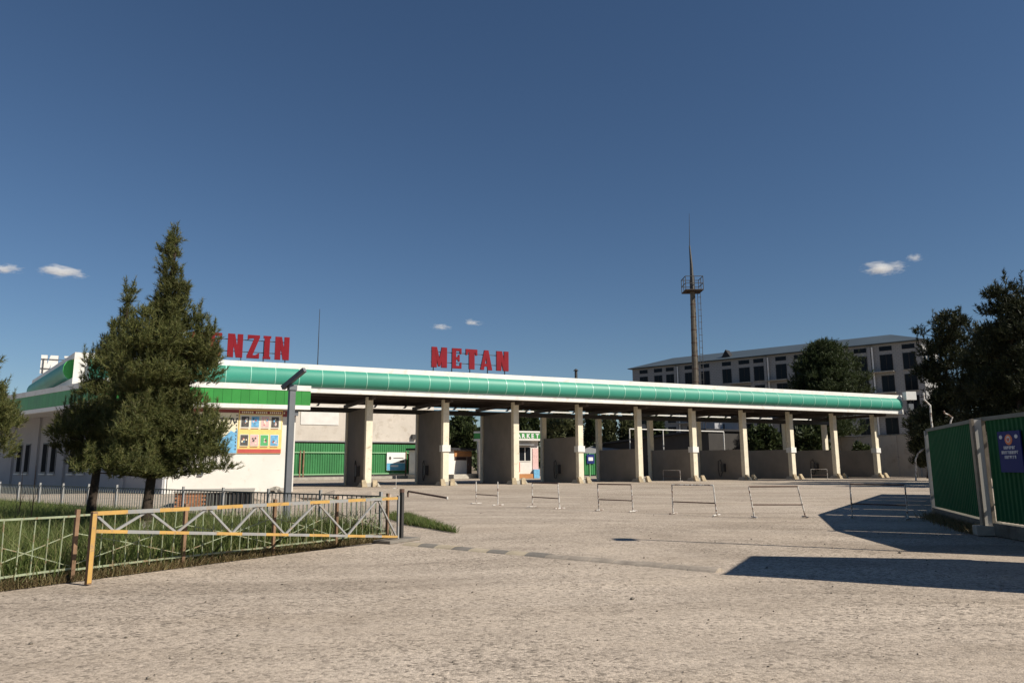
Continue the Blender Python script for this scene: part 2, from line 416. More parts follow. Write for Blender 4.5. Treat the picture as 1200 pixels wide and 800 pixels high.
# barrel: one rounded panel per 1.55 m with a raised strap between
def barrel_profile(r_out, zc=(GB0 + GB1) / 2, hh=(GB1 - GB0) / 2 - .004, n=16, grow=0.0):
    pts = []
    for i in range(n + 1):
        a = -math.pi / 2 + math.pi * i / n
        pts.append((-(math.cos(a) * (r_out + grow)), zc + math.sin(a) * (hh + grow * .3)))
    return pts
def barrel_mesh(name, mat, L, grow=0.0, back=0.25):
    prof = barrel_profile(0.42, grow=grow)
    b = MB(); n = len(prof)
    poly = [(y, z) for y, z in prof] + [(back, prof[-1][1]), (back, prof[0][1])]
    k = len(poly)
    b.v = [(0, y, z) for y, z in poly] + [(L, y, z) for y, z in poly]
    b.f = [((i + 1) % k, i, k + i, k + (i + 1) % k) for i in range(k)]
    b.poly([(0, y, z) for y, z in poly]); b.poly([(L, y, z) for y, z in reversed(poly)])
    m = b.mesh(name, mat)
    for p_ in m.polygons: p_.use_smooth = abs(p_.normal.x) < .5 and p_.center.y < -.01
    m.set_sharp_from_angle(angle=R(40))
    return m
PAN = 1.55
pm = barrel_mesh('barrel_panel', MT['barrel'], PAN - 0.012)
sm_ = barrel_mesh('barrel_strap', MT['barrel_strap'], 0.05, grow=0.02)
bx0 = X0 + 0.87; nb = int((X1 - 0.52 - bx0) / PAN)
PAN_N = (X1 - 0.52 - bx0) / nb
pm = barrel_mesh('barrel_panel', MT['barrel'], PAN_N - 0.012)
for i in range(nb):
    link(pm, 'barrel_panel', canopy, (bx0 + i * PAN_N, FY + 0.02, 0))
    if i: link(sm_, 'barrel_strap', canopy, (bx0 + i * PAN_N - 0.031, FY + 0.02, 0))
# roof sheet, purlins, cross beams
RY1 = 8.2
plate('roof_sheet', MT['rust_ceiling'], X0 + .3, X1 - .3, FY + 0.5, RY1, 6.95, 7.05)
plate('front_beam', MT['rust_ceiling'], X0 + .3, X1 - .3, -0.16, 0.16, 6.56, 6.72)
prl = MB().box(X0 + .35, X1 - .35, -0.06, 0.06, 6.74, 6.94).mesh('purlin', MT['rust_ceiling'])
for y in (-1.1, 1.1, 2.5, 3.9, 5.3, 7.7): link(prl, 'purlin', canopy, (0, y, 0))
plate('rear_beam', MT['dark_steel'], -18.0, X1 - .6, 6.3, 6.62, 5.82, 6.2)
plate('rear_fascia', MT['white'], -17, X1 - .3, RY1 + .8, RY1 + .86, 6.50, 6.62)
plate('rear_drop_board', MT['rust_ceiling'], X0 + 1, X1 - .4, RY1 - .12, RY1 - .04, 6.64, 6.94)
brk = MB().bar((0, RY1 - .3, 6.9), (0, RY1 + .8, 6.58), .1, .14).mesh('gutter_bracket', MT['dark_steel'])
for i in range(30): link(brk, 'gutter_bracket', canopy, (-16.5 + i * 2.45 + random.uniform(-.3, .3), 0, 0))
xb = MB().box(-0.12, 0.12, -1.5, RY1 - .1, 6.30, 6.55).mesh('cross_beam', MT['rust_ceiling'])
colm = MB().box(-0.24, 0.24, -0.24, 0.24, 0.0, 6.55).mesh('column', MT['cream'])
colr = MB().box(-0.22, 0.22, -0.22, 0.22, 0.0, 5.81).mesh('rear_column', MT['cream'])
plin = MB().hexa([(-.75, -.55, 0), (.75, -.55, 0), (.75, .5, 0), (-.75, .5, 0), (-.6, -.42, .28), (.6, -.42, .28), (.6, .4, .28), (-.6, .4, .28)]).mesh('plinth', MT['concrete'])
guard = MB().hexa([(-.2, -.3, 0), (.2, -.3, 0), (.2, .12, 0), (-.2, .12, 0), (-.14, .0, .5), (.14, .0, .5), (.14, .12, .5), (-.14, .12, .5)]).mesh('guard_stone', MT['guard'])
jbox = MB().box(-0.33, 0.33, -0.33, 0.33, 2.55, 3.05).mesh('junction_box', MT['white'])
for k in range(-2, 10):
    x = k * SP
    link(xb, 'cross_beam', canopy, (x, 0, 0))
    if k < 0: 
        continue
    c = link(colm, 'column', canopy, (x, 0, 0), bevel=.015)
    link(plin, 'plinth', c, (0.1, -.1, 0))
    for gx in (-.4, .42): link(guard, 'guard_stone', c, (gx, -.6, 0), random.uniform(-.3, .3))
    if k in (1, 3, 5, 7, 9): link(jbox, 'junction_box', c)
    r = link(colr, 'rear_column', canopy, (x, 6.5, 0))
    hgt = {0: 5.8, 1: 5.8, 2: 5.8, 3: 3.85}.get(k, 2.85)
    plate('partition_wall', MT['cement'], x - .11, x + .11, 0.26, 6.24, 0, hgt)
disp = MB().box(-.3, -.004, -.22, .22, .75, 1.5).mesh('dispenser', MT['dark_steel'])
hose = MB().tube([(-.2, .1, 1.45), (-.24, .3, 1.9), (-.2, .62, 1.75), (-.16, .74, 1.0), (-.2, .55, .35), (-.24, .3, .3), (-.2, .1, .75)], .035, 6).mesh('hose', MT['dark_panel'])
for k in (0, 1, 3, 6, 8):
    yy = 2.0 + (k * 1.7) % 1.9
    d_ = link(disp, 'dispenser', canopy, (k * SP - .112, yy, 0))
    link(hose, 'hose', d_)
plate('canopy_shop_column', MT['white'], -7.0, -6.6, -.2, .2, 0, 6.54)
# side fascia turning back from the left corner
SA = R(180) - math.atan2(0.77, 0.64) if False else math.atan2(0.77, -0.64)
side = SA - AZ                                        # heading inside the canopy frame
cx_, cy_ = X0, FY
sL = 19.0
def side_piece(mb, name, mat, parent=canopy):
    return mb.build(name, mat, parent, (cx_, cy_, 0), side)
# in the side frame x runs back along the fascia, its outer face looks to +y
side_piece(MB().box(.02, sL, -.5, 0, GB1, ZT - .003), 'side_upper_trim', MT['white'])
side_piece(MB().box(.02, sL, -.5, 0, ZB + .003, GB0), 'side_lower_trim', MT['white'])
side_piece(MB().box(.02, sL, -.45, -.3, GB0, GB1), 'side_backing', MT['white'])
bm_ = barrel_mesh('side_barrel_panel', MT['barrel'], 1.538)
for i in range(11):
    o = link(bm_, 'side_barrel_panel', canopy)
    o.matrix_local = Matrix.Translation((cx_, cy_, 0)) @ Matrix.Rotation(side, 4, 'Z') @ Matrix.Translation((1.0 + 1.55 * (i + 1), -.02, 0)) @ Matrix.Rotation(math.pi, 4, 'Z')
cap = barrel_mesh('barrel_end_cap', MT['cap_green'], 0.04, grow=0.015)
o = link(cap, 'barrel_end_cap', canopy)
o.matrix_local = Matrix.Translation((cx_, cy_, 0)) @ Matrix.Rotation(side, 4, 'Z') @ Matrix.Translation((0.99, -.02, 0)) @ Matrix.Rotation(math.pi, 4, 'Z')

# ---------------------------------------------------------------- roof letters
LET = {   # strokes in a unit box: polygons (x,z)
 'B': [[(0, 0), (.36, 0), (.36, 1), (0, 1)], [(.3, 0), (.78, 0), (.95, .1), (.95, .42), (.82, .52), (.3, .52), (.3, .4), (.62, .4), (.62, .14), (.3, .14)], [(.3, .48), (.8, .48), (.92, .58), (.92, .9), (.78, 1), (.3, 1), (.3, .86), (.6, .86), (.6, .6), (.3, .6)]],
 'E': [[(0, 0), (.42, 0), (.42, 1), (0, 1)], [(.3, 0), (1, 0), (1, .3), (.86, .3), (.8, .13), (.3, .13)], [(.3, .87), (.8, .87), (.86, .72), (1, .72), (1, 1), (.3, 1)], [(.3, .43), (.62, .43), (.66, .34), (.8, .34), (.8, .68), (.66, .68), (.62, .57), (.3, .57)]],
 'N': [[(0, 0), (.4, 0), (.4, 1), (0, 1)], [(.63, 0), (1, 0), (1, 1), (.63, 1)], [(.36, 1), (.46, 1), (.68, .34), (.68, 0), (.57, 0), (.36, .62)]],
 'Z': [[(.02, .78), (.2, .84), (.4, .86), (.6, .86), (.98, .88), (.98, 1), (.02, 1)], [(.56, .9), (.98, .9), (.44, .1), (.0, .1)], [(0, 0), (.98, 0), (.98, .24), (.82, .2), (.66, .14), (0, .14)]],
 'I': [[(.14, 0), (.86, 0), (.86, 1), (.14, 1)], [(0, 0), (1, 0), (1, .1), (0, .1)], [(0, .9), (1, .9), (1, 1), (0, 1)]],
 'M': [[(0, 0), (.34, 0), (.34, 1), (0, 1)], [(.64, 0), (1, 0), (1, 1), (.64, 1)], [(.26, 1), (.34, 1), (.55, .3), (.5, .05), (.44, .05), (.24, .7)], [(.74, 1), (.66, 1), (.46, .3), (.5, .05), (.56, .05), (.76, .7)]],
 'T': [[(.28, 0), (.76, 0), (.76, 1), (.28, 1)], [(0, .84), (1, .84), (1, 1), (0, 1)], [(0, .7), (.14, .7), (.2, .86), (0, .86)], [(1, .7), (.86, .7), (.8, .86), (1, .86)]],
 'A': [[(0, 0), (.3, 0), (.5, .72), (.62, 1), (.34, 1)], [(1, 0), (.62, 0), (.46, .72), (.34, 1), (.68, 1)], [(.2, .18), (.8, .18), (.76, .32), (.24, .32)]],
}
letter_cache = {}
def letter_mesh(ch, w, h, face='red'):
    key = (ch, round(w, 2), round(h, 2), face)
    if key not in letter_cache:
        b = MB()
        for i, poly in enumerate(LET[ch]):
            b.prism([(x * w, z * h) for x, z in poly], -0.003 * i, 0.16 + 0.003 * i)
        m = b.mesh('letter', MT['red']); m.materials.append(MT['red_dark']); m.materials.append(MT['letter_back'])
        for p in m.polygons:
            if abs(p.normal.y) < 0.5: p.material_index = 1 if face == 'red' else 0
            elif p.center.y > 0.08: p.material_index = 2
        letter_cache[key] = m
    return letter_cache[key]
def roof_sign(label, text, spans, z0, h, loc, rot, span, group=None):
    t = thing('roof_letter_sign', label, 'sign', loc, rot, group)
    for ch, (a, b_) in zip(text, spans):
        link(letter_mesh(ch, b_ - a, h), 'letter', t, (a, 0, z0))
    rail = MB().bar((span[0], .22, 0), (span[1], .22, 0), .05, .05).mesh('rail', MT['dark_steel'])
    for z in (z0 + h * .27, z0 + h * .78): link(rail, 'rail', t, (0, 0, z))
    post = MB().bar((0, .28, 0), (0, .28, z0 + h * .8), .06, .06).mesh('post', MT['dark_steel'])
    n = max(2, int((span[1] - span[0]) / 1.5))
    for i in range(n + 1): link(post, 'post', t, (span[0] + (span[1] - span[0]) * (i + .15) / (n + .3), 0, 0))
    return t
SIGN_Y = -1.0
A_, B_ = O - Nv * SIGN_Y * 1, None
pA = O + Nv * 1.0; pB = pA + Dv * 10
def spx(a, b): return (S(a, 415, pA, pB)[0], S(b, 415, pA, pB)[0])
roofz = 7.06
msp = [spx(a, b) for a, b in ((506, 524), (530, 541), (546, 559.5), (563, 577), (582, 596))]
roof_sign('red slab letters METAN standing on the canopy roof', 'METAN', msp, 8.93 - roofz, 1.58, pA + Vector((0, 0, roofz)), AZ, (msp[0][0], msp[-1][1]))
bsp = [spx(a, b) for a, b in ((224, 241), (245, 259), (266, 284), (289, 304), (308, 317), (322, 338.7))]
roof_sign('red slab letters BENZIN on the canopy roof, partly behind the pine', 'BENZIN', bsp, 8.86 - roofz, 1.62, pA + Vector((0, 0, roofz)), AZ, (bsp[0][0], bsp[-1][1]))
# third sign stands on the side fascia, seen from behind
sc = O + Dv * X0 - Nv * FY
sdir = Vector((math.cos(SA), math.sin(SA), 0)); sin_ = Vector((sdir.y, -sdir.x, 0))
tq0, tq1 = P(47.5, 430, 64.0), P(190, 430, 64.0)
w3 = []; xx = 0.0
for ch in 'BENZIN':
    w_ = .8 if ch == 'I' else 1.3
    w3.append((xx, xx + w_)); xx += w_ + .45
xx -= .45
left_end = Vector((tq0.x, tq0.y, 0)); z3 = P(48, 437.5, 64.0).z; h3 = P(48, 416, 64.0).z - z3
org = left_end + Dv * xx; org.z = roofz
roof_sign('red letters with white backs on the far edge of the canopy roof, seen from behind', 'BENZIN', w3, z3 - roofz, h3, org, AZ + math.pi, (0, xx))
MB().extr([(v.x, v.y) for v in (left_end - Dv - Nv * 1.5, left_end - Dv + Nv * 1.5, left_end + Dv * (xx + 1) + Nv * 1.5, left_end + Dv * (xx + 1) - Nv * 1.5)], 6.86, 7.05).build('rear_roof_sheet', MT['rust_ceiling'], canopy).matrix_parent_inverse = (Matrix.Translation(O) @ Matrix.Rotation(AZ, 4, 'Z')).inverted()
# roof plate that carries the side sign
MB().extr([(X0 + .3, 0), (X0 + .6, 2), (X0 - 4.4, 17.2), (X0 - 5.6, 16.6)], 6.96, 7.04).build('side_roof_sheet', MT['rust_ceiling'], canopy)
lr = P(372, 432, 58)
lrt = P(372, 362, 58)
t = thing('lightning_rod', 'thin dark lightning rod rising above the canopy between the two roof signs', 'lightning rod', (lr.x, lr.y, 7.06))
MB().tube([(0, 0, 0), (0, 0, lrt.z - 7.06)], [.05, .02], 6).build('rod', MT['dark_steel'], t)
MB().box(-.15, .15, -.15, .15, 0, .06).build('base_plate', MT['dark_steel'], t)
q = P(675, 437, 62)
t = thing('roof_vent', 'small dark vent stub on the canopy roof right of the METAN letters', 'vent', (q.x, q.y, 7.06))
MB().tube([(0, 0, 0), (0, 0, q.z - 6.9)], .12, 8).build('pipe', MT['dark_steel'], t)
MB().tube([(0, 0, q.z - 6.86), (0, 0, q.z - 6.7)], [.24, .06], 8).build('cowl', MT['dark_steel'], t)

# ---------------------------------------------------------------- shop in front of the canopy
SR = G(343, 575.5)
SLx = 7.6
shop = thing('station_shop', 'low white station shop with green fascia panels and posters', 'building', SR, AZ)
# local x along the row (0 at right corner, negative to the left), y to the rear
TH = math.atan2(0.62, -0.78) - AZ                     # heading of the shaded side wall in shop frame
ex, ey = math.cos(TH), math.sin(TH)
sideL = 30.0
cL = (-6.95, 0.0)
foot = [(0, 0), (0, 4.6), (cL[0] + ex * sideL + 6, 9 + ey * sideL), (cL[0] + ex * sideL, ey * sideL), cL]
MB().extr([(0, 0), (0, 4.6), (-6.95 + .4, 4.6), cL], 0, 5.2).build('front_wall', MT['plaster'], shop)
# wing on the shaded side, its shade also put into the greyer plaster
wing = MB().extr([(cL[0] - .02, .02), (cL[0] + 1.0, 4.7), (cL[0] + ex * sideL + 5, 7 + ey * sideL), (cL[0] + ex * sideL, ey * sideL)], 0, 5.18)
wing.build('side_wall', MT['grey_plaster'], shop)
nx_, ny_ = ey * -1, ex                                # candidate outward normal of side wall
if nx_ * 0 + ny_ * 1 > 0: nx_, ny_ = -nx_, -ny_
def side_box(s0, s1, d0, d1, z0, z1, name, mat, parent=shop, bevel=0):
    pts = [(cL[0] + ex * s + nx_ * d, cL[1] + ey * s + ny_ * d) for s, d in ((s0, d0), (s1, d0), (s1, d1), (s0, d1))]
    return MB().extr(pts if True else pts[::-1], z0, z1).build(name, mat, parent, bevel=bevel)
for s in (0.3, 5.2, 9.6, 14.5, 19.5, 24.5):
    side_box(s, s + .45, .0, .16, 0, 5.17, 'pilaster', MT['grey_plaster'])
for s in (2.4, 11.2, 12.9, 16.2, 17.8, 21.2, 22.8):
    w = side_box(s, s + .95, .0, .05, 1.1, 3.3, 'window', MT['grey_steel'])
    side_box(s + .1, s + .85, .05, .07, 1.2, 3.2, 'pane', MT['dull_pane'], w)
    side_box(s - .05, s + 1.0, .05, .16, 1.0, 1.08, 'sill', MT['white'], w)
# downpipe at the corner
MB().tube([(cL[0] - .12, -.1, 0), (cL[0] - .12, -.1, 4.9)], .07, 8).build('downpipe', MT['white'], shop)
# eaves: front band then side band
bz0, bz1 = 4.92, 6.38
fy = -.75
fxL = -10.35                                         # left corner of the eave
fxR = 0.72
plate('eave_upper_trim', MT['white'], fxL, fxR, fy, fy + .3, 6.05, bz1, shop)
plate('eave_lower_trim', MT['white'], fxL, fxR, fy, fy + .3, bz0, 5.17, shop)
plate('eave_soffit', MT['white'], fxL + .3, fxR - .01, fy + .3, 0.5, bz0 + .1, bz0 + .16, shop)
plate('eave_end', MT['band_green'], fxR - .06, fxR - .002, fy + .08, 4, 5.17, 6.05, shop)
pw = 0.5
gm = MB().box(.006, pw - .006, fy + .03, fy + .09, 5.17, 6.05).mesh('fascia_panel', MT['band_green'])
n = int((fxR - .06 - fxL) / pw)
plate('eave_backing', MT['dark_panel'], fxL + .1, fxR - .07, fy + .1, fy + .16, 5.17, 6.05, shop)
for i in range(n): link(gm, 'fascia_panel', shop, (fxR - .06 - (i + 1) * pw, 0, 0))
EC = (fxL, fy)                                        # eave corner
def eave_side(s0, s1, d0, d1, z0, z1, name, mat):
    pts = [(EC[0] + ex * s + nx_ * d, EC[1] + ey * s + ny_ * d) for s, d in ((s0, d0), (s1, d0), (s1, d1), (s0, d1))]
    return MB().extr(pts, z0, z1).build(name, mat, shop)
eave_side(0.02, sideL, -.3, 0, 6.05, bz1 - .003, 'side_eave_upper_trim', MT['white'])
eave_side(0.02, sideL, -.3, 0, bz0 + .003, 5.17, 'side_eave_lower_trim', MT['white'])
for i in range(int(sideL / pw) - 1):
    eave_side(.08 + i * pw + .006, .08 + (i + 1) * pw - .006, -.09, -.03, 5.17, 6.05, 'fascia_panel', MT['band_green'])
eave_side(0.1, sideL, -.16, -.1, 5.17, 6.05, 'side_eave_backing', MT['dark_panel'])
# soffit + roof over wing
MB().extr([(EC[0] + .35, EC[1] + .32), (fxR - .1, fy + .35), (fxR - .1, 4.5), (EC[0] + ex * sideL + 6, EC[1] + ey * sideL + 6), (EC[0] + ex * sideL + .3, EC[1] + ey * sideL)], 5.19, 5.3).build('roof_deck', MT['white'], shop)
# shadow of the eave painted as a maroon strip, wall fittings
plate('eave_shade_strip', MT['p_maroon'], -6.9, -0.02, -.03, -.002, 4.5, 4.86, shop)
plate('floodlight', MT['grey_steel'], -.35, .05, -.55, -.25, 4.55, 4.9, shop)
plate('meter_box', MT['grey_steel'], -5.35, -5.1, -.12, -.002, 1.0, 1.5, shop)

def shop_px(x, y): return S(x, y, SR, SR + Dv)
def flat(t, x0, x1, z0, z1, d, name, mat, th=.006):
    return MB().box(x0, x1, -d - th, -d, z0, z1).build(name, mat, t)
# posters on the wall
def board(label, pxr, pyr, name, mat):
    a = shop_px(pxr[0], pyr[1]); b = shop_px(pxr[1], pyr[1]); c = shop_px((pxr[0] + pxr[1]) / 2, pyr[0]); d = shop_px((pxr[0] + pxr[1]) / 2, pyr[1])
    W, Hh = b[0] - a[0], c[1] - d[1]
    base = SR + Dv * a[0]; base.z = d[1]
    t = thing(name, label, 'poster', base + Nv * 0.035, AZ)
    flat(t, 0, W, 0, Hh, 0, 'board', mat, .03)
    return t, W, Hh
t, W, Hh = board('yellow safety notice with eight pictures on the shop wall', (277.5, 329), (480, 531), 'notice_poster', MT['p_yellow'])
Hh = min(Hh, 2.55)
flat(t, .04, W - .04, Hh * .92, Hh * .995, .032, 'header', MT['p_maroon'])
flat(t, 0.02, W - .02, .02, Hh * .1, .032, 'footer', MT['p_red'])
flat(t, .06, W - .06, Hh * .56, Hh * .9, .0315, 'upper_field', MT['p_cream'], .004)
pw4 = (W - .3) / 4
pics = [['p_photo', 'p_blue', 'p_pink', 'p_photo'], ['p_photo', 'p_pink', 'p_green', 'p_blue']]
for r_ in range(2):
    for c_ in range(4):
        x = .12 + c_ * (pw4 + .02); z0 = Hh * (.60 if r_ == 0 else .17); z1 = z0 + Hh * .27
        f = flat(t, x, x + pw4 - .06, z0, z1, .037, 'picture', MT['white'])
        flat(f, x + .03, x + pw4 - .09, z0 + .03, z1 - .03, .045, 'print', MT[pics[r_][c_]])
        prr = random.Random(r_ * 4 + c_)
        w2 = pw4 - .16; h2 = z1 - z0 - .1
        for kk in range(7):
            mm = MT[prr.choice(['p_pink', 'sign_white', 'p_red', 'p_blue', 'p_photo', 'p_cream', 'p_photo', 'p_pink'])]
            cx2 = x + .05 + w2 * prr.uniform(.2, .8); cz2 = z0 + .05 + h2 * prr.uniform(.18, .82)
            rx2 = w2 * prr.uniform(.08, .2); rz2 = h2 * prr.uniform(.08, .18); a0 = prr.uniform(0, 3)
            MB().prism([(cx2 + rx2 * math.cos(a0 + 2 * math.pi * q_ / 7) * prr.uniform(.6, 1), cz2 + rz2 * math.sin(a0 + 2 * math.pi * q_ / 7) * prr.uniform(.6, 1)) for q_ in range(7)], -.053 - .002 * kk, -.052).build('print', mm, f)
        flat(t, x, x + pw4 * .8, z0 - .09, z0 - .05, .04, 'caption', MT['p_maroon'], .003)
for i in range(22):
    if i % 7 != 6: flat(t, .15 + i * .115, .15 + i * .115 + .075, Hh * .935, Hh * .978, .039, 'header_mark', MT['p_cream'], .003)

def text_mesh(s, size, mat, name='lettering', offset=0.0, extrude=0.006):
    c = bpy.data.curves.new(name, 'FONT'); c.body = s; c.size = size; c.extrude = extrude; c.offset = offset
    c.resolution_u = 2
    o = bpy.data.objects.new('tmp', c); COL.objects.link(o)
    dg = bpy.context.evaluated_depsgraph_get()
    m = bpy.data.meshes.new_from_object(o.evaluated_get(dg))
    bpy.data.objects.remove(o)
    m.name = name; m.materials.clear(); m.materials.append(mat)
    return m
def text_on(parent, s, size, mat, loc, offset=0.0):
    o = link(text_mesh(s, size, mat, offset=offset), 'lettering', parent, loc)
    o.rotation_euler = (math.pi / 2, 0, 0)
    return o
t, W, Hh = board('cream and blue notice lettered KUZATUV on the shop wall beside the pine', (228, 277), (483, 531), 'notice_poster', MT['p_cream'])
# blue wave as overlapping rounded patches
wave = MB()
wp = [(0, .02)] + [(W * i / 12, .55 + .9 * (i / 12) ** 1.5 + .12 * math.sin(i * 2.1)) for i in range(13)] + [(W, .02)]
wave.prism([(max(.02, min(W - .02, x)), z) for x, z in wp], -.036, -.031)
wave.build('blue_print', MT['p_blue'], t)
text_on(t, 'KUZATUV', .52, MT['print_black'], (W - 2.42, -.045, 1.72), .008)
for i in range(11): flat(t, W - .12, W - .06, .2 + i * .2, .3 + i * .2, .034, 'edge_mark', MT['p_photo'], .003)

# rubble and mound at the wall foot
def blob(name, mat, pts, parent=None, seed=0, sub=2, flatn=1.0):
    import bmesh
    rr = random.Random(seed); bm = bmesh.new()
    for (x, y, z, r) in pts:
        g = bmesh.ops.create_icosphere(bm, subdivisions=sub, radius=1.0)
        k = [rr.uniform(.7, 1.3) for _ in range(3)]
        for v in g['verts']:
            n_ = 1 + .22 * math.sin(v.co.x * 5 + seed) * math.cos(v.co.y * 4 + 2 * seed) + rr.uniform(-.08, .08)
            v.co = Vector((x + v.co.x * r * k[0] * n_, y + v.co.y * r * k[1] * n_, z + v.co.z * r * k[2] * n_ * flatn))
    m = bpy.data.meshes.new(name); bm.to_mesh(m); bm.free(); m.materials.append(mat)
    return link(m, name, parent)
for i, (px, py, r_) in enumerate([(300, 574.5, .3), (308, 574, .42), (316, 574, .38), (324, 574.5, .45), (331, 575.5, .35)]):
    g = G(px, py + 1.5)
    lab = ['flat broken slab lying left of the rubble heap by the shop wall', 'pale rubble lump next to the flat broken slab', 'middle rubble lump at the foot of the shop wall', 'largest rubble lump at the foot of the shop wall', 'rubble lump nearest the grey lamp post by the shop wall'][i]
    tag(blob('rubble_lump', MT['concrete'], [(g.x, g.y, .1, r_), (g.x + .3, g.y, .06, r_ * .6)], seed=i, flatn=.55), lab, 'rubble', 'rubble at the shop wall')

# brick-edged raised terrace in front of the shop
ta, tb = G(203, 594), G(296, 592)
ter = thing('raised_terrace', 'low brick edged terrace with dark grille in front of the shop', 'terrace', ta, heading(ta, tb))
TL = (tb - ta).length
MB().box(0, TL, .08, 3.2, 0, .52).build('fill', MT['concrete'], ter)
MB().box(-.03, TL + .03, -.06, 3.25, .52, .58).build('coping', MT['kerbstone'], ter)
bk = MB().box(.006, .244, 0, .079, .004, .068).mesh('brick', MT['brick'])
for r_ in range(7):
    for i in range(int(TL * .36 / .25)):
        link(bk, 'brick', ter, (i * .25 + (.125 if r_ % 2 else 0), 0, r_ * .073))
MB().box(TL * .37 + .13, TL - .02, .02, .078, .0, .515).build('dark_panel', MT['dark_panel'], ter)
gr = MB().box(-.02, .02, -.04, .018, .02, .5).mesh('grille_bar', MT['dark_steel'])
for i in range(11): link(gr, 'grille_bar', ter, (TL * .42 + i * TL * .055, 0, 0))
me = G(290, 586); mf = G(430, 584)
tag(blob('earth_mound', MT['yard'], [(lerp(me, mf, u).x, lerp(me, mf, u).y + 1.0, -.05, 1.3) for u in (.0, .16, .33, .5, .68, .85, 1.0)], seed=5, flatn=.22), 'long low mound of bare earth behind the dark back railing', 'mound')

# ---------------------------------------------------------------- low fences, kerb
def on_px_line(A, B, px):                             # parameter along A-B seen at column px (at ground level)
    lo, hi = 0.0, 1.0
    def col(u):
        q = lerp(A, B, u); d = q.y * math.cos(PITCH) - EYE * math.sin(PITCH)
        return 600 + F_PX * q.x / d
    for _ in range(40):
        m = (lo + hi) / 2
        if col(m) < px: lo = m
        else: hi = m
    return (lo + hi) / 2
FL = (FB - FA).length
front = thing('low_railing', 'low pale green bar railing along the driveway with rusty posts', 'railing', FA, heading(FA, FB))
FH = 0.88
bar_m = MB().tube([(0, 0, .1), (0, 0, FH - .02)], .008, 6).mesh('bar', MT['rail_green'])
post_m = MB().box(-.025, .025, -.025, .025, 0, FH + .06).mesh('post', MT['rail_rust'])
gate_u = on_px_line(FA, FB, 106)
npan = 5
xs_post = [0] + [FL * on_px_line(FA, FB, px) for px in (82, 212, 318, 392, 452)]
for x in xs_post: link(post_m, 'post', front, (x, 0, 0))
for a, b in zip(xs_post, xs_post[1:]):
    L = b - a
    sag = random.uniform(-.02, .02)
    for z, z2 in ((.15, .15 + sag), (FH - .02, FH - .02 - sag * .5)):
        MB().bar((a, 0, z), (b, 0, z2), .024, .026).build('rail', MT['rail_green'], front)
    nbar = max(3, int(L / .165))
    for i in range(1, nbar):
        o = link(bar_m, 'bar', front, (a + L * i / nbar, random.uniform(-.01, .01), 0))
        o.rotation_euler = (random.uniform(-.03, .03), random.uniform(-.03, .03), 0)
    m_ = (a + b) / 2
    for p0, p1 in (((a + .03, .02, .62), (m_, .02, .42)), ((b - .03, .02, .62), (m_, .02, .42)), ((a + .03, .02, .22), (m_, .02, .42)), ((b - .03, .02, .2), (m_, .02, .42))):
        MB().bar(p0, p1, .012, .012).build('brace', MT['rail_green'], front)
BL = (BB - BA).length
back = thing('back_railing', 'grey bar railing on a pale kerb between the planted bed and the shop', 'railing', BA, heading(BA, BB))
MB().box(0, BL * .93, -.2, .12, 0, .2).build('kerb', MT['kerbstone'], back, bevel=.01)
bb_m = MB().box(-.009, .009, -.009, .009, .2, .86).mesh('bar', MT['rail_grey'])
bp_m = MB().box(-.028, .028, -.028, .028, .1, .96).mesh('post', MT['boom_grey'])
npst = 15
for i in range(npst):
    x = BL * i / (npst - 1) * .985
    link(bp_m, 'post', back, (x, 0, 0))
    if i < npst - 1:
        L = BL * .985 / (npst - 1)
        for z in (.22, .86): MB().bar((x, 0, z), (x + L, 0, z), .025, .03).build('rail', MT['rail_grey'], back)
        nn = int(L / .155)
        for j in range(1, nn): link(bb_m, 'bar', back, (x + L * j / nn, 0, 0))

# ---------------------------------------------------------------- boom barrier
GA, GBp = G(103, 684.5), G(470, 633)
gate = thing('boom_barrier', 'yellow and grey striped truss boom barrier across the planted bed edge', 'barrier', GA, heading(GA, GBp))
GL = (GBp - GA).length
def gpx(x, y): return S(x, y, GA, GBp)
def seg(a, b, w, h, name, mat, d=0.0):
    return MB().bar((a[0], d, a[1]), (b[0], d, b[1]), w, h).build(name, mat, gate)
up0, up1 = gpx(108, 601.5), gpx(465, 583.5)
lo0, lo1 = gpx(108, 622), gpx(465, 628.5)
def stripes(p0, p1, n, first, w):
    for i in range(n):
        a = (p0[0] + (p1[0] - p0[0]) * i / n, p0[1] + (p1[1] - p0[1]) * i / n)
        b = (p0[0] + (p1[0] - p0[0]) * (i + 1) / n, p0[1] + (p1[1] - p0[1]) * (i + 1) / n)
        o = seg(a, b, w, w, 'striped_section', MT['boom_yellow'] if (i + first) % 2 == 0 else MT['boom_grey'])
stripes(up0, up1, 13, 0, .052)
stripes(lo0, lo1, 13, 0, .044)
nodes_ = [('u', 110), ('l', 133), ('u', 173), ('l', 206), ('u', 243), ('l', 271), ('u', 302), ('l', 333), ('u', 371), ('l', 406), ('u', 442), ('l', 467)]
def bar_at(kind, px):
    a, b = (up0, up1) if kind == 'u' else (lo0, lo1)
    lo, hi = 0., 1.
    for _ in range(30):
        m = (lo + hi) / 2
        s_ = a[0] + (b[0] - a[0]) * m
        q = GA + (GBp - GA).normalized() * s_
        d = q.y * math.cos(PITCH) + (a[1] + (b[1] - a[1]) * m - EYE) * math.sin(PITCH)
        if 600 + F_PX * q.x / d < px: lo = m
        else: hi = m
    return (a[0] + (b[0] - a[0]) * lo, a[1] + (b[1] - a[1]) * lo)
pts_ = [bar_at(k, p_) for k, p_ in nodes_]
for a, b in zip(pts_, pts_[1:]): seg(a, b, .03, .03, 'diagonal', MT['boom_grey'], .012)
MB().box(-.032, .032, -.032, .032, 0, up0[1] + .02).build('support_post', MT['rail_rust'], gate, bevel=.004)
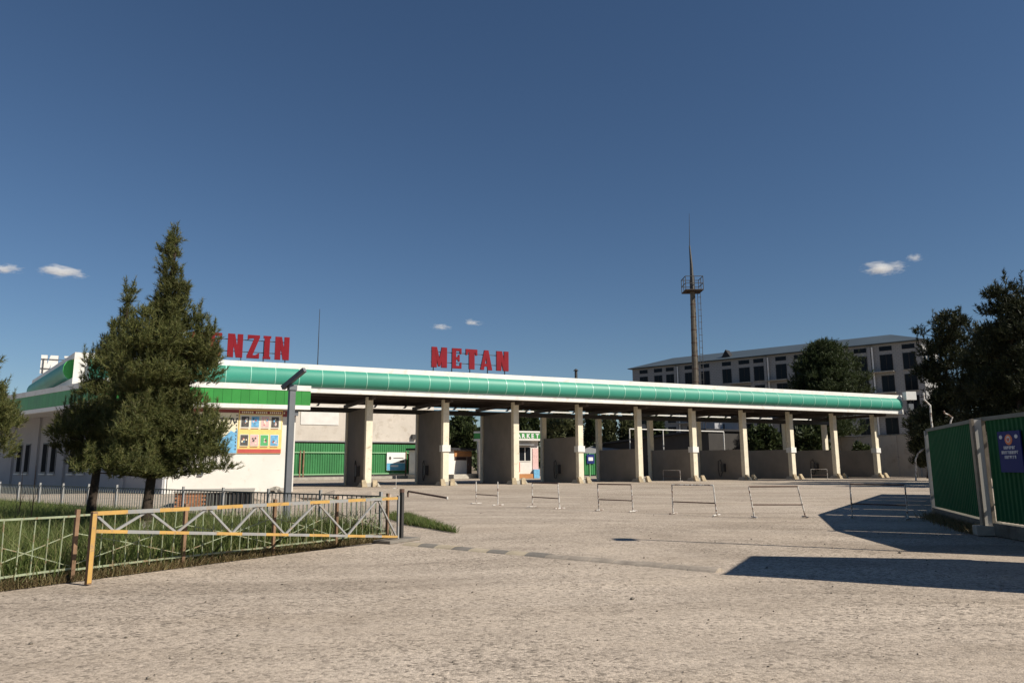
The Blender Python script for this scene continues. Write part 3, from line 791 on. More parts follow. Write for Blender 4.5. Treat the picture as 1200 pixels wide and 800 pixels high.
MB().box(-.036, .02, -.04, -.0325, .02, up0[1]).build('post_paint', MT['boom_yellow'], gate)
MB().box(GL - .035, GL + .035, -.035, .035, 0, .96).build('hinge_post', MT['dark_steel'], gate, bevel=.004)
MB().box(GL - .13, GL - .09, -.02, .02, .02, .9).build('boom_end', MT['boom_grey'], gate)
MB().tube([(GL, 0, .96), (GL, 0, 1.03)], .05, 8).build('hinge_cap', MT['rust'], gate)
MB().box(GL - .6, GL + .35, -.22, .22, -.01, .05).build('base_slab', MT['rubber'], gate, bevel=.01)

# ---------------------------------------------------------------- speed bump of rubber pads
ua, ub = G(478, 637), G(862, 670)
ud = (ub - ua).normalized(); UL = (ub - ua).length
sbm = thing('speed_bump', 'worn rubber speed bump in yellow and dark pads across the driveway', 'speed bump', ua, heading(ua, ub))
prof = [(-.17, 0), (-.13, .026), (-.05, .048), (.05, .048), (.13, .026), (.17, 0)]
def pad(L, mat):
    b = MB(); k = len(prof)
    b.v = [(0.004, y, z) for y, z in prof] + [(L - .004, y, z) for y, z in prof]
    b.f = [tuple(range(k)), tuple(reversed(range(k, 2 * k)))] + [((i + 1) % k, i, k + i, k + (i + 1) % k) for i in range(k)]
    return b.mesh('pad', mat)
n = int(UL / .42)
pd, py_ = pad(.42, MT['rubber']), pad(.42, MT['bump_yellow'])
pad_d = pad(.42, MT['pad_dust'])
for i in range(n):
    m_ = (pad_d if i > n * .5 else pd) if (i % 2 == 1 or i > n * .5) else py_
    o = link(m_, 'pad', sbm, (i * .42, random.uniform(-.012, .012), -.012 + random.uniform(-.012, .002)), random.uniform(-.03, .03))

# ---------------------------------------------------------------- grey lamp post by the bed
LB = G(335, 619)
lt = P(331.5, 452, LB.y); la = P(357, 433, LB.y - .3)
lamp = thing('lamp_post', 'square grey lamp post with bent arm beside the planted bed', 'lamp post', LB, R(35))
MB().box(-.075, .075, -.075, .075, 0, lt.z).build('pole', MT['grey_steel'], lamp, bevel=.008)
o = MB().bar((lt.x - LB.x, 0, lt.z - .05), (la.x - LB.x, la.y - LB.y, la.z), .10, .11).build('arm', MT['grey_steel'], lamp)
o.rotation_euler = (0, 0, -R(35))
MB().box(-.1, .1, -.1, .1, lt.z - .12, lt.z + .02).build('joint', MT['grey_steel'], lamp, bevel=.01)
MB().box(-.12, .12, -.12, .12, 0, .12).build('foot', MT['concrete'], lamp)

# ---------------------------------------------------------------- tube barriers on the yard
BM = {'w': MT['white_paint'], 'r': MT['rust']}
def barrier(pa, pb, h, label, lean=(0, 0), top='w', mid=.42, toprail=True, feet=True):
    A, B = G(*pa), G(*pb)
    W = (B - A).length
    t = thing('tube_barrier', label, 'barrier', A, heading(A, B), 'tube barriers on the yard')
    tops = []
    for i, x in enumerate((0, W)):
        tp = Vector((x + lean[i] * h, random.uniform(-.02, .02), h)); tops.append(tp)
        lg = MB().tube([(x, 0, 0.02), tp], .02, 7).build('leg', BM['w'], t)
        if feet: MB().tube([(x - .01, -.24, .022), (x + .01, .24, .022)], .02, 6).build('foot', BM['w'], t)
    if toprail: MB().tube([tops[0], tops[1]], .021, 7).build('top_rail', BM[top], t)
    f = mid
    MB().tube([tops[0] * f, Vector((W, 0, 0)) * (1 - f) + tops[1] * f - Vector((0, 0, .01))], .018, 7).build('mid_rail', BM['r'], t)
    return t
barrier((558, 590), (583.5, 592), .88, 'white H shaped barrier without a top rail, beside the fallen bent pipe', mid=.42, toprail=False)
barrier((624, 594), (656, 596), .86, 'white tube barrier with rusty top, between the H shaped one and the wide flat one', top='r', lean=(-.02, -.1))
barrier((702, 598), (742, 599.5), .86, 'wide flat white barrier with a brown top rail, in the yard before the METAN columns', top='r', lean=(-.03, -.04))
barrier((789, 602), (840, 604), .88, 'white tube barrier whose right leg leans in, next to the strongly leaning one', lean=(0, -.08))
barrier((884, 606.5), (944, 606), .86, 'strongly skewed tube barrier with both legs leaning the same way', lean=(-.12, -.2), top='r')
barrier((999, 606.5), (1064, 609), .92, 'upright tube barrier half in the shadow of the green fence', top='r')
barrier((639.5, 563.5), (661, 564), .95, 'small white barrier in the fourth pump bay under the canopy')
barrier((777.5, 563), (797.5, 563.5), .95, 'small white barrier in the sixth pump bay under the canopy')
barrier((951, 561.5), (970, 561.5), .95, 'small white barrier in the ninth pump bay under the canopy')
barrier((437.5, 569.5), (464, 572), .85, 'thin white barrier standing at the foot of the first column', toprail=False)
g0, g1 = G(478, 582), G(524, 585)
fb = thing('fallen_pipe', 'brown bent pipe rail propped low over the yard', 'pipe', g0, heading(g0, g1))
Lf = (g1 - g0).length
MB().tube([(0, 0, 0), (0, 0, .22), (.05, 0, .27), (Lf, 0, .07)], .045, 8).build('pipe', MT['rust'], fb)
MB().tube([(Lf, 0, .12), (Lf + .02, 0, 0)], .04, 8).build('end_leg', MT['white_paint'], fb)

# ---------------------------------------------------------------- green sheet fence on the right
def corrugated(w, z0, z1, mat, pitch=.15, depth=.03, name='sheet'):
    n = max(2, int(w / pitch)); b = MB(); xs = []; ys = []
    for i in range(n):
        for fx, yy in ((0, 0), (.35, 0), (.5, depth), (.85, depth)):
            xs.append((i + fx) * w / n); ys.append(yy)
    xs.append(w); ys.append(0)
    for x, y in zip(xs, ys): b.v += [(x, y, z0), (x, y, z1)]
    for i in range(len(xs) - 1): b.f.append((2 * i, 2 * i + 2, 2 * i + 3, 2 * i + 1))
    return b.mesh(name, mat)
FN, FM, FF = Vector((9.6, 11.6, 0)), G(1168, 627), G(1098, 605.5)
FX = FF + Vector((.535, .845, 0)) * 17
def green_fence(A, B, label, posts, nsheet, gap=.0, hz=2.42, kerb=True, near_post=None):
    t = thing('sheet_fence', label, 'fence', A, heading(A, B))
    L = (B - A).length
    if kerb: MB().box(.1, L - .1, -.16, .12, 0, .26).build('kerb', MT['shade_kerb'], t, bevel=.015)
    w = (L - .2) / nsheet
    m_ = corrugated(w - gap, .3, hz - .05, MT['fence_green'])
    for i in range(nsheet): link(m_, 'sheet', t, (.1 + i * w + gap / 2, .012, 0))
    MB().box(0, L, -.05, .07, hz - .05, hz + .03).build('top_cap', MT['rail_grey'], t)
    for z in (.6, 1.9): MB().box(.05, L - .05, -.06, -.005, z, z + .05).build('rail', MT['rail_grey'], t)
    for (x, w_, mat) in posts:
        p_ = MB().box(x - w_ / 2, x + w_ / 2, -.11, .11, 0.0, hz - .02).build('post', mat, t, bevel=.008)
    return t, L
# A -> B runs away from the camera; the yard side is +y (left of the heading)
f1, L1 = green_fence(FN, FM - (FM - FN).normalized() * .03, 'dark green corrugated fence bearing the navy sign', [(.1, .12, MT['boom_grey'])], 4)
f2, L2 = green_fence(FM, FF, 'dark green corrugated fence between the pale channel post and the grey end post', [(L2_ := (FF - FM).length, .1, MT['boom_grey'])], 5)
f3, L3 = green_fence(FF, FX, 'green sheet fence running on behind the grey end post', [(3.4 * i, .08, MT['boom_grey']) for i in range(1, 6)], 5, gap=.16)
# pale channel post with flanges
cp = thing('channel_post', 'pale weathered channel post between the two green fence panels', 'post', FM + Vector((-.16, -.02, 0)), heading(FM, FF) )
MB().box(0, .03, -.075, .075, 0, 2.4).build('web', MT['plaster'], cp)
MB().box(-.09, .1, .077, .125, 0, 2.42).build('flange', MT['rail_tan'], cp)
MB().box(-.012, .1, -.14, -.077, 0, 2.42).build('flange', MT['rail_tan'], cp)
MB().box(-.14, .2, -.16, .26, 0, .2).build('footing', MT['concrete'], cp, bevel=.02)
# navy sign
sa = S(1203, 520, FN, FM)[0]; sb2 = S(1176, 520, FN, FM)[0]
zt_, zb_ = S(1185, 505, FN, FM)[1], S(1185, 553, FN, FM)[1]
sg_dir = (FM - FN).normalized(); sg_n = Vector((-sg_dir.y, sg_dir.x, 0))
s0, s1 = min(sa, sb2), max(sa, sb2)
base = FN + sg_dir * s1 + sg_n * .09; base.z = zb_
sg = thing('notice_sign', 'navy sign plate with orange emblem and three lines of pale lettering', 'sign', base, heading(FM, FN))
SW, SH = s1 - s0, zt_ - zb_
MB().box(0, SW, -.012, .012, 0, SH).build('plate', MT['sign_blue'], sg)
def disc(cx, cz, rx, rz, n=20): return [(cx + rx * math.cos(2 * math.pi * i / n), cz + rz * math.sin(2 * math.pi * i / n)) for i in range(n)]
em = MB().prism(disc(SW * .5, SH * .79, SW * .16, SH * .13), -.02, -.013).build('emblem', MT['print_orange'], sg)
MB().prism(disc(SW * .5, SH * .80, SW * .09, SH * .075), -.026, -.021).build('emblem_field', MT['print_text'], em)
MB().prism([(SW * .44, SH * .83), (SW * .56, SH * .83), (SW * .55, SH * .78), (SW * .5, SH * .74), (SW * .45, SH * .78)], -.031, -.027).build('emblem_shield', MT['p_red'], em)
for cx in (.16, .84): MB().prism(disc(SW * cx, SH * .86, SW * .07, SH * .05, 8), -.02, -.013).build('corner_mark', MT['print_text'], sg)
rr = random.Random(3)
for row, (cnt, z) in enumerate(((7, .56), (10, .445), (7, .33))):
    cw = SW * .075; x = SW * .5 - cnt * cw / 2
    for i in range(cnt):
        k = MB(); hh = SH * .075
        k.box(x + .1 * cw, x + .3 * cw, -.018, -.0125, SH * z, SH * z + hh)
        if rr.random() < .6: k.box(x + .55 * cw, x + .75 * cw, -.0182, -.0127, SH * z, SH * z + hh)
        k.box(x + .1 * cw, x + .75 * cw, -.0184, -.0129, SH * z + hh * rr.choice([0, .4, .78]), SH * z + hh * .98 * rr.choice([.98, 1]) if rr.random() < .2 else SH * z + hh * 1.0)
        k.build('letter_mark', MT['print_text'], sg); x += cw

# tall yard lamp and assumed booth, both just outside the picture, whose shadows cross the yard
yl = thing('yard_lamp', 'tall steel yard lamp at the near end of the green fence', 'lamp post', (9.38, 11.75, 0))
MB().tube([(0, 0, 0), (0, 0, 6.5)], [.07, .045], 10).build('pole', MT['grey_steel'], yl)
MB().box(-.16, .16, -.36, .12, 6.42, 6.56).build('lamp_head', MT['grey_steel'], yl)
bd = Vector((.98, -.18, 0)).normalized()
b1, b2 = Vector((6.84, 8.42, 0)), Vector((7.90, 10.5, 0))  # unseen booth is added, its footprint shaped to fit the yard shadow
booth = thing('shadow_booth', 'flat roofed booth out of view, added to cast the wide yard shadow', 'booth', b1)
def bl(v): return (v.x - b1.x, v.y - b1.y)
MB().extr([bl(b1 + bd * .1), bl(b1 + bd * 3), bl(b2 + bd * 3), bl(b2 + bd * .1)], 0, 3.45).build('wall', MT['plaster'], booth)
MB().extr([bl(b1), bl(b1 + bd * 3.2), bl(b2 + bd * 3.2), bl(b2)], 3.46, 3.6).build('roof', MT['white'], booth)
wv = (b2 - b1)
def booth_panel(u0, u1, z0, z1, d, name, mat, parent=None):
    n2 = Vector((-bd.y, bd.x, 0)) * -1
    q = [b1 + bd * u0, b1 + bd * u1]
    return MB().extr([bl(q[0] + n2 * d), bl(q[1] + n2 * d), bl(q[1] - n2 * .002), bl(q[0] - n2 * .002)], z0, z1).build(name, mat, parent or booth)
dr_ = booth_panel(.45, 1.3, .05, 2.1, .04, 'door', MT['grey_steel'])
booth_panel(.55, .62, 1.0, 1.12, .09, 'handle', MT['dark_steel'], dr_)
wf_ = booth_panel(1.65, 2.75, 1.0, 2.15, .04, 'window', MT['white'])
booth_panel(1.73, 2.17, 1.08, 2.07, .05, 'pane', MT['glass'], wf_)
booth_panel(2.23, 2.67, 1.08, 2.07, .05, 'pane', MT['glass'], wf_)
booth_panel(0.11, 2.98, 0, .35, .02, 'plinth', MT['concrete'])
MB().extr([bl(b1 + wv * .25 + bd * .04), bl(b1 + wv * .25 + bd * .09), bl(b1 + wv * .75 + bd * .09), bl(b1 + wv * .75 + bd * .04)], 1.1, 2.3).build('window', MT['glass'], booth)

# ---------------------------------------------------------------- background: green gate, beige hall
def px_thing(name, label, cat, pa, pb, Ya, Yb, group=None):
    A, B = P(pa, 545, Ya), P(pb, 545, Yb); A.z = B.z = 0
    return thing(name, label, cat, A, heading(A, B), group), A, B, (B - A).length
def sz(A, B, px, py): return S(px, py, A, B)
hall, A, B, L = px_thing('warehouse', 'big beige windowless hall behind the green sheet gate', 'building', 300, 500, 92, 104)
zb = sz(A, B, 420, 514)[1]
MB().box(-4, L + 1, 0, 14, 0, zb - .4).build('lower_wall', MT['dark_panel'], hall)  # dark colour stands for the shadow under the awning
MB().box(-4, L + 1, -.02, 14, zb - .35, 10.2).build('upper_wall', MT['beige_wall'], hall)
MB().box(-4, L + 1, -1.8, -.03, zb - .5, zb - .36).build('awning', MT['asbestos'], hall)
x0, z0 = sz(A, B, 352, 497); x1, z1 = sz(A, B, 397, 484)
MB().box(x0, x1, -.1, -.021, z0, z1 + .8).build('pale_panel', MT['far_white'], hall)
MB().box(sz(A, B, 482, 500)[0], sz(A, B, 487, 500)[0], -.5, -.021, zb + .1, zb + .7).build('wall_unit', MT['dark_steel'], hall)
gt, A, B, L = px_thing('sheet_gate', 'bright green corrugated sheet gate under the beige hall', 'gate', 340, 490, 80, 90)
H_ = 4.0
w = L / 14
cm = corrugated(w - .01, .5, H_, MT['gate_green'], pitch=.25, depth=.06)
for i in range(14): link(cm, 'sheet', gt, (i * w, 0, 0))
for z in (.55, 2.95): MB().box(0, L, -.12, -.02, z, z + .12).build('rail', MT['gate_rail'], gt)
for px in (351, 355, 475, 479):
    x = sz(A, B, px, 545)[0]
    MB().box(x - .07, x + .07, -.16, -.03, 0, 3.2).build('post', MT['rail_rust'], gt)
MB().box(0, L, -.6, .4, 0, .32).build('plinth', MT['concrete'], gt)
hs = P(452, 551, 86); s_a = sz(A, B, 452, 551); s_b = sz(A, B, 474, 530)
e_ = (B - A).normalized(); n_ = Vector((e_.y, -e_.x, 0))
bs = A + e_ * s_a[0] + n_ * .2; bs.z = s_a[1]
wsign = thing('banner_sign', 'white and blue banner hung on the green sheet gate', 'sign', bs, heading(A, B))
W, Hh = s_b[0] - s_a[0], s_b[1] - s_a[1]
MB().box(0, W, -.02, .02, 0, Hh).build('sheet', MT['sign_white'], wsign)
MB().box(.02, W - .02, -.026, -.021, .02, Hh * .40).build('blue_field', MT['sign_sky'], wsign)
MB().box(W * .2, W * .62, -.032, -.027, Hh * .2, Hh * .3).build('text_bar', MT['sign_white'], wsign)
MB().box(W * .35, W * .9, -.026, -.021, Hh * .66, Hh * .71).build('text_bar', MT['p_photo'], wsign)
MB().prism(disc(W * .17, Hh * .68, .16, .2, 12), -.026, -.021).build('emblem', MT['p_photo'], wsign)
MB().box(W * .7, W * .95, -.026, -.021, Hh * .45, Hh * .55).build('picture', MT['p_photo'], wsign)

# small white house
ho, A, B, L = px_thing('gate_house', 'small white cabin with orange lintel and brown door behind the second pump bay', 'building', 521, 552.5, 84, 89)
zt = sz(A, B, 535, 527)[1]
MB().box(0, L, 0, 5, .5, zt).build('wall', MT['far_white'], ho)
MB().box(-.3, L + .3, -.5, 5.3, zt, zt + .22).build('roof', MT['roof_dark'], ho)
xa, xb_ = sz(A, B, 532, 540)[0], sz(A, B, 552, 540)[0]
MB().box(xa, xb_, -.08, -.003, zt - .75, zt - .1).build('lintel', MT['orange_wood'], ho)
xw = sz(A, B, 546.5, 540)[0]
wf = MB().box(xa + .06, xw, -.05, -.003, 2.1, zt - .77).build('window', MT['rust'], ho)
for i in range(3):
    for j in range(2):
        wx = (xw - xa - .16) / 3; wz = (zt - .77 - 2.2) / 2
        MB().box(xa + .12 + i * wx, xa + .06 + (i + 1) * wx, -.07, -.052, 2.18 + j * wz, 2.1 + (j + 1) * wz).build('pane', MT['glass'], wf)
d_ = MB().box(xw + .12, L - .02, -.05, -.003, .52, zt - .77).build('door', MT['rust'], ho)
MB().tube([(xw + .3, -.1, 1.5), (xw + .3, -.1, 1.7)], .03, 6).build('handle', MT['grey_steel'], d_)
MB().box(-.2, L + 2.2, -1.4, 5, 0, .5).build('step', MT['kerbstone'], ho)

# market kiosk with green fascia
kA = P(586, 545, 84); kA.z = 0
kB = kA + Dv * 8.2
kr = S(634.5, 545, kA, kB)[0]
kio = thing('market_kiosk', 'small shop with green fascia and white letters seen through the third pump bay', 'building', kA, AZ)
TK = math.atan2(.6, -.8) - AZ
kx, ky = math.cos(TK), math.sin(TK)
MB().extr([(0, 0), (kr - .4, 0), (kr - .4, 6), (kx * 3.1 + 1, ky * 3.1 + 3), (kx * 3.1, ky * 3.1)], 0, 5.0).build('wall', MT['far_white'], kio)
kz = lambda y: S(620, y, kA - Vector((0, .8, 0)), kB - Vector((0, .8, 0)))[1]
z0, z1, z2, z3 = kz(516), kz(513.7), kz(507), kz(504.8)
for a, b in ((z0, z1), (z2, z3)):
    MB().extr([(-.6, -.8), (kr, -.8), (kr, 5), (kx * 3.6 - .6, ky * 3.6 - .8)], a, b).build('fascia_trim', MT['far_white'], kio)
MB().extr([(-.57, -.76), (kr - .03, -.76), (kr - .03, 5), (kx * 3.6 - .55, ky * 3.6 - .76)], z1 + .002, z2 - .002).build('fascia', MT['band_green'], kio)
lw = .5
for ch, px in zip('ARKET', (602.5, 608, 613.5, 619, 624.3)):
    o = text_on(kio, ch, .66, MT['sign_white'], (S(px, 510, kA, kB)[0], -.79, z1 + .08), .03)
o = text_on(kio, 'M', .72, MT['sign_white'], (S(596.5, 510, kA, kB)[0], -.79, z1 + .08), .03)
wx0, wx1 = S(601, 545, kA, kB)[0], S(622, 545, kA, kB)[0]
f = MB().box(wx0, wx1, -.06, -.003, 1.9, 3.6).build('window', MT['far_white'], kio)
for i in range(3):
    ww = (wx1 - wx0) / 3
    MB().box(wx0 + i * ww + .06, wx0 + (i + 1) * ww - .06, -.08, -.062, 2.0, 3.5).build('pane', MT['glass'], f)
MB().box(wx0, wx1, -.9, -.003, 3.75, 3.85).build('awning', MT['asbestos'], kio)
MB().box(S(624, 545, kA, kB)[0], kr - .45, -.08, -.003, 1.0, 3.4).build('poster', MT['p_pink'], kio)
MB().box(S(624, 545, kA, kB)[0], kr - .45, -.4, -.09, .0, 1.0).build('ice_chest', MT['p_blue'], kio)
MB().box(wx0, wx1 + .2, -.3, -.003, 0, .5).build('doorstep', MT['orange_wood'], kio)
u_ = S(606, 545, kA, kB)[0]
MB().box(u_ - .3, u_ + .3, -.14, -.062, .7, 1.8).build('poster', MT['p_red'], kio)
MB().extr([(kx * 1.2 + .0, ky * 1.2 - .35), (kx * 2.3, ky * 2.3 - .35), (kx * 2.3, ky * 2.3 - .02), (kx * 1.2, ky * 1.2 - .02)], 3.3, 4.1).build('air_conditioner', MT['far_white'], kio)

# green fence with blue notice behind the fourth bay
gf, A, B, L = px_thing('sheet_gate', 'short green sheet gate with a blue notice behind the fourth bay', 'gate', 683, 706, 88, 90)
cm = corrugated(L / 3 - .01, .3, sz(A, B, 694, 531)[1], MT['gate_green'], pitch=.3, depth=.07)
for i in range(3): link(cm, 'sheet', gf, (i * L / 3, 0, 0))
for i in range(4): MB().box(i * L / 3 - .05, i * L / 3 + .05, -.1, -.01, 0, sz(A, B, 694, 530)[1]).build('post', MT['gate_rail'], gf)
s_a, s_b = sz(A, B, 687, 543), sz(A, B, 695.5, 532)
MB().box(s_a[0], s_b[0], -.14, -.105, s_a[1], s_b[1]).build('notice', MT['sign_blue'], gf)
MB().box(s_a[0] + .25, s_b[0] - .25, -.15, -.142, s_a[1] + .35, s_a[1] + .75).build('notice_print', MT['sign_white'], gf)
# dark shed with grey lean-to roof
sh, A, B, L = px_thing('dark_shed', 'long black roofed shed behind the fifth and sixth bays', 'shed', 700, 830, 108, 90)
za, zb = sz(A, B, 715, 519)[1], sz(A, B, 812, 503)[1]
MB().prism([(0, 0), (L, 0), (L, zb - .26), (0, za - .26)], .3, 9).build('wall', MT['dark_panel'], sh)
MB().hexa([(-.3, -.4, za - .25), (L + .3, -.4, zb - .25), (L + .3, 9, zb - .25), (-.3, 9, za - .25), (-.3, -.4, za), (L + .3, -.4, zb), (L + .3, 9, zb), (-.3, 9, za)]).build('roof', MT['roof_dark'], sh)
MB().hexa([(-1, -3.2, za - 1.3), (L * .35, -3.2, za - 1.9), (L * .35, -.1, za - 1.2), (-1, -.1, za - .4), (-1, -3.2, za - 1.22), (L * .35, -3.2, za - 1.82), (L * .35, -.1, za - 1.12), (-1, -.1, za - .32)]).build('lean_to_roof', MT['asbestos'], sh)
# pipe gantry (yellow-white line) in bays 5-7
gp, A, B, L = px_thing('pipe_gantry', 'thin pale overhead pipe on slim posts behind the low partition walls', 'pipe', 739, 850, 78, 86)
zp = sz(A, B, 760, 503)[1]
MB().tube([(0, 0, zp), (L, 0, zp)], .06, 6).build('pipe', MT['white'], gp)
for i in range(4): MB().tube([(L * i / 3, 0, 0), (L * i / 3, 0, zp)], .06, 6).build('post', MT['white'], gp)
# pale block behind the seventh bay
pb_, A, B, L = px_thing('pump_house', 'small pale flat roofed pump house behind the seventh bay', 'building', 840, 868, 96, 98)
zt = sz(A, B, 850, 494)[1]
MB().box(0, L, 0, 4, 0, zt).build('wall', MT['grey_plaster'], pb_)
MB().box(-.15, L + .15, -.2, 4.2, zt, zt + .2).build('roof', MT['far_white'], pb_)
MB().box(L * .35, L * .4, -.08, -.003, 0, zt - .3).build('downpipe', MT['dark_steel'], pb_)
MB().box(L * .55, L * .8, -.05, -.003, 3, 4.2).build('window', MT['glass'], pb_)
# boundary wall on the right in tree shade
bw, A, B, L = px_thing('boundary_wall', 'pale rendered boundary wall in the shade of the dark pines', 'wall', 985, 1200, 92, 70)
MB().box(0, L, 0, .3, 0, 4.6).build('wall', MT['beige_wall'], bw)
MB().box(-.05, L + .05, -.06, .36, 4.6, 4.72).build('coping', MT['concrete'], bw)
for i in range(9): MB().box(i * L / 8 - .2, i * L / 8 + .2, -.12, -.003, 0, 4.58).build('pier', MT['beige_wall'], bw)

# ---------------------------------------------------------------- lattice platform tower
TY = 95.0
tb_ = P(817, 455, TY)
def tz(y): return P(813, y, TY).z
tw = thing('mast_tower', 'tall weathered tapering mast with railed platform and spike behind the canopy', 'tower', (P(819, 560, TY).x, TY, 0))
tx_top = P(811.5, 340, TY).x - P(819, 560, TY).x
zp = tz(342)
MB().tube([(0, 0, 0), (tx_top * .5, 0, zp * .5), (tx_top, 0, zp)], [.54, .44, .34], 12).build('shaft', MT['tower_conc'], tw, smooth=False)
ring = MB()
for i in range(1, 14):
    z = zp * i / 14
    MB().tube([(tx_top * i / 14, 0, z - .06), (tx_top * i / 14, 0, z + .06)], .56 - .2 * i / 14, 12).build('flange_ring', MT['rust'], tw)
pw = 1.2
MB().box(tx_top - pw, tx_top + pw, -pw, pw, zp, zp + .12).build('platform', MT['rust_ceiling'], tw)
zr = tz(326)
for sx in (-1, 0, 1):
    for sy in (-1, 0, 1):
        if sx or sy: MB().bar((tx_top + sx * pw * .97, sy * pw * .97, zp + .12), (tx_top + sx * pw * .97, sy * pw * .97, zr), .08, .08).build('railing_post', MT['dark_steel'], tw)
for z in (zr, (zp + zr) / 2):
    for a, b in (((-1, -1), (1, -1)), ((1, -1), (1, 1)), ((1, 1), (-1, 1)), ((-1, 1), (-1, -1))):
        MB().bar((tx_top + a[0] * pw * .97, a[1] * pw * .97, z), (tx_top + b[0] * pw * .97, b[1] * pw * .97, z), .07, .07).build('railing_rail', MT['dark_steel'], tw)
MB().tube([(tx_top, 0, zp), (tx_top, 0, tz(310)), (tx_top - .1, 0, tz(288))], [.34, .2, .09], 8).build('spike', MT['dark_steel'], tw)
MB().tube([(tx_top - .1, 0, tz(288)), (tx_top + .05, 0, tz(250))], [.05, .02], 5).build('aerial', MT['dark_steel'], tw)
for sx in (.62, 1.0): MB().bar((sx + .05, -.5, 6), (tx_top + sx - .1, -.5, zp), .06, .06).build('ladder_rail', MT['dark_steel'], tw)
for i in range(20):
    u_ = .3 + .7 * i / 20
    MB().bar((tx_top * u_ + .6, -.5, zp * u_), (tx_top * u_ + 1.0, -.5, zp * u_), .05, .05).build('ladder_rung', MT['dark_steel'], tw)

# ---------------------------------------------------------------- apartment block
EZ = 20.0
AR = G(1079, 398.5, EZ); AL = G(741, 432.5, EZ)
AR.z = AL.z = 0
ap = thing('apartment_block', 'long unfinished pale apartment block with dark openings behind the mast', 'building', AR, heading(AR, AL))
AL_ = (AL - AR).length                                # local x from right corner to left, y<0 is ... towards back
# heading points to the left-far, its left side (+y) looks towards the camera
DEP = -13.0
MB().box(0, AL_, DEP, 0, 0, EZ - .02).build('wall', MT['block_wall'], ap)
ov = .7
rz = 2.4
b = MB()
e = [(-ov, ov), (AL_ + ov, ov), (AL_ + ov, DEP - ov), (-ov, DEP - ov)]
r1_, r2_ = (5.5, DEP / 2), (AL_ - 5.5, DEP / 2)
b.v = [(x, y, EZ + .1) for x, y in e] + [(r1_[0], r1_[1], EZ + rz), (r2_[0], r2_[1], EZ + rz)] + [(x, y, EZ) for x, y in e]
b.f = [(0, 4, 5, 1), (1, 5, 2), (2, 5, 4, 3), (3, 4, 0), (6, 7, 8, 9), (0, 1, 7, 6), (1, 2, 8, 7), (2, 3, 9, 8), (3, 0, 6, 9)]
rf = b.build('roof', MT['roof_slate'], ap)
for px in (848, 957):
    s_ = S(px, 412, AR, AL)[0]
    MB().prism([(s_ - .9, EZ + .5), (s_ + .9, EZ + .5), (s_, EZ + 2.0)], -2.6, -.2 - .6).build('dormer', MT['roof_dark'], rf)
wins = [(750, 758), (767, 775), (781, 789), (803, 811), (822, 830.5), (847, 856), (866.6, 877.6), (884, 895), (910, 921), (932, 943), (956, 967), (979, 990), (1003, 1015.6), (1033, 1046), (1060, 1073)]
for wi, (a, c) in enumerate(wins):
    s0, s1 = sorted((S(a, 430, AR, AL)[0], S(c, 430, AR, AL)[0])); s0 -= .12; s1 += .12
    MB().box(s0, s1, .0, .04, 18.9, 19.6).build('attic_window', MT['glass'], ap)
    for fl in range(4):
        z1 = 18.3 - 3.3 * fl; z0 = z1 - 2.55
        wf = MB().box(s0, s1, .003, .06, z0, z1).build('window', MT['dark_panel'], ap)
        mid = (s0 + s1) / 2
        for q0, q1 in ((s0 + .08, mid - .05), (mid + .05, s1 - .08)):
            MB().box(q0, q1, .062, .08, z0 + .1, z1 - .1).build('pane', MT['glass'], wf)
        MB().box(s0 - .1, s1 + .1, .0, .2, z0 - .14, z0 - .02).build('sill', MT['concrete'], wf)
        if wi in (3, 6, 8, 13):
            MB().box(s0 - .2, s1 + 1.6, .0, 1.1, z0 - .32, z0 - .15).build('balcony', MT['concrete'], ap)
for px in (794, 900, 1023):
    s_ = S(px, 420, AR, AL)[0]
    MB().tube([(s_, .28, 3), (s_, .28, EZ - .4)], .13, 8).build('downpipe', MT['white'], ap)
    MB().box(s_ + .25, s_ + .7, .003, .35, 0, EZ - .3).build('pilaster', MT['block_wall'], ap)
for i in range(5): MB().box(-.05, -.003, DEP + 1 + i * 2.4, DEP + 2.2 + i * 2.4, 15.7, 18.2).build('end_window', MT['glass'], ap)

# ---------------------------------------------------------------- floodlight, curved pipes at the canopy end
q = P(1066, 463, 76)
fl = thing('flood_light', 'white box floodlight on a pole past the canopy end', 'lamp', (q.x, q.y, 0))
MB().tube([(0, 0, 0), (0, 0, q.z - .5)], .09, 8).build('pole', MT['dark_steel'], fl)
MB().box(-.55, .5, -.35, .35, q.z - .5, q.z + .35).build('lamp_box', MT['white'], fl)
MB().box(-.3, .2, -.2, .2, q.z - 1.6, q.z - .9).build('ballast', MT['grey_steel'], fl)
def curvy(label, pts, Y, r_, name, mat):
    g = P(pts[0][0], pts[0][1], Y); base = Vector((g.x, g.y, max(0, g.z)))
    if g.z < .3: base.z = 0
    t = thing(name, label, 'pipe', base)
    vs = [P(x, y, Y) - base for x, y in pts]
    if base.z == 0: vs[0].z = 0
    MB().tube(vs, r_, 7).build('pipe', mat, t); return t
FYd = 24.5
curvy('curved pale pipe rising out of the far end of the green fence', [(1098, 604), (1096, 540), (1093, 505), (1091, 490), (1090, 475), (1086, 471), (1083, 468), (1082, 460)], FYd, .032, 'bent_pipe', MT['white_paint'])
curvy('short hooked pale pipe behind the top of the green fence', [(1112, 600), (1112, 520), (1113.5, 503), (1114, 494), (1116, 489), (1112, 486), (1107, 484), (1106, 481)], 26.5, .028, 'bent_pipe', MT['white_paint'])
curvy('bent handrail pipe standing before the boundary wall beside the fence end', [(1073.5, 565), (1073.5, 550), (1073, 538), (1076, 531), (1082, 526), (1088, 521)], 62, .07, 'bent_pipe', MT['white_paint'])

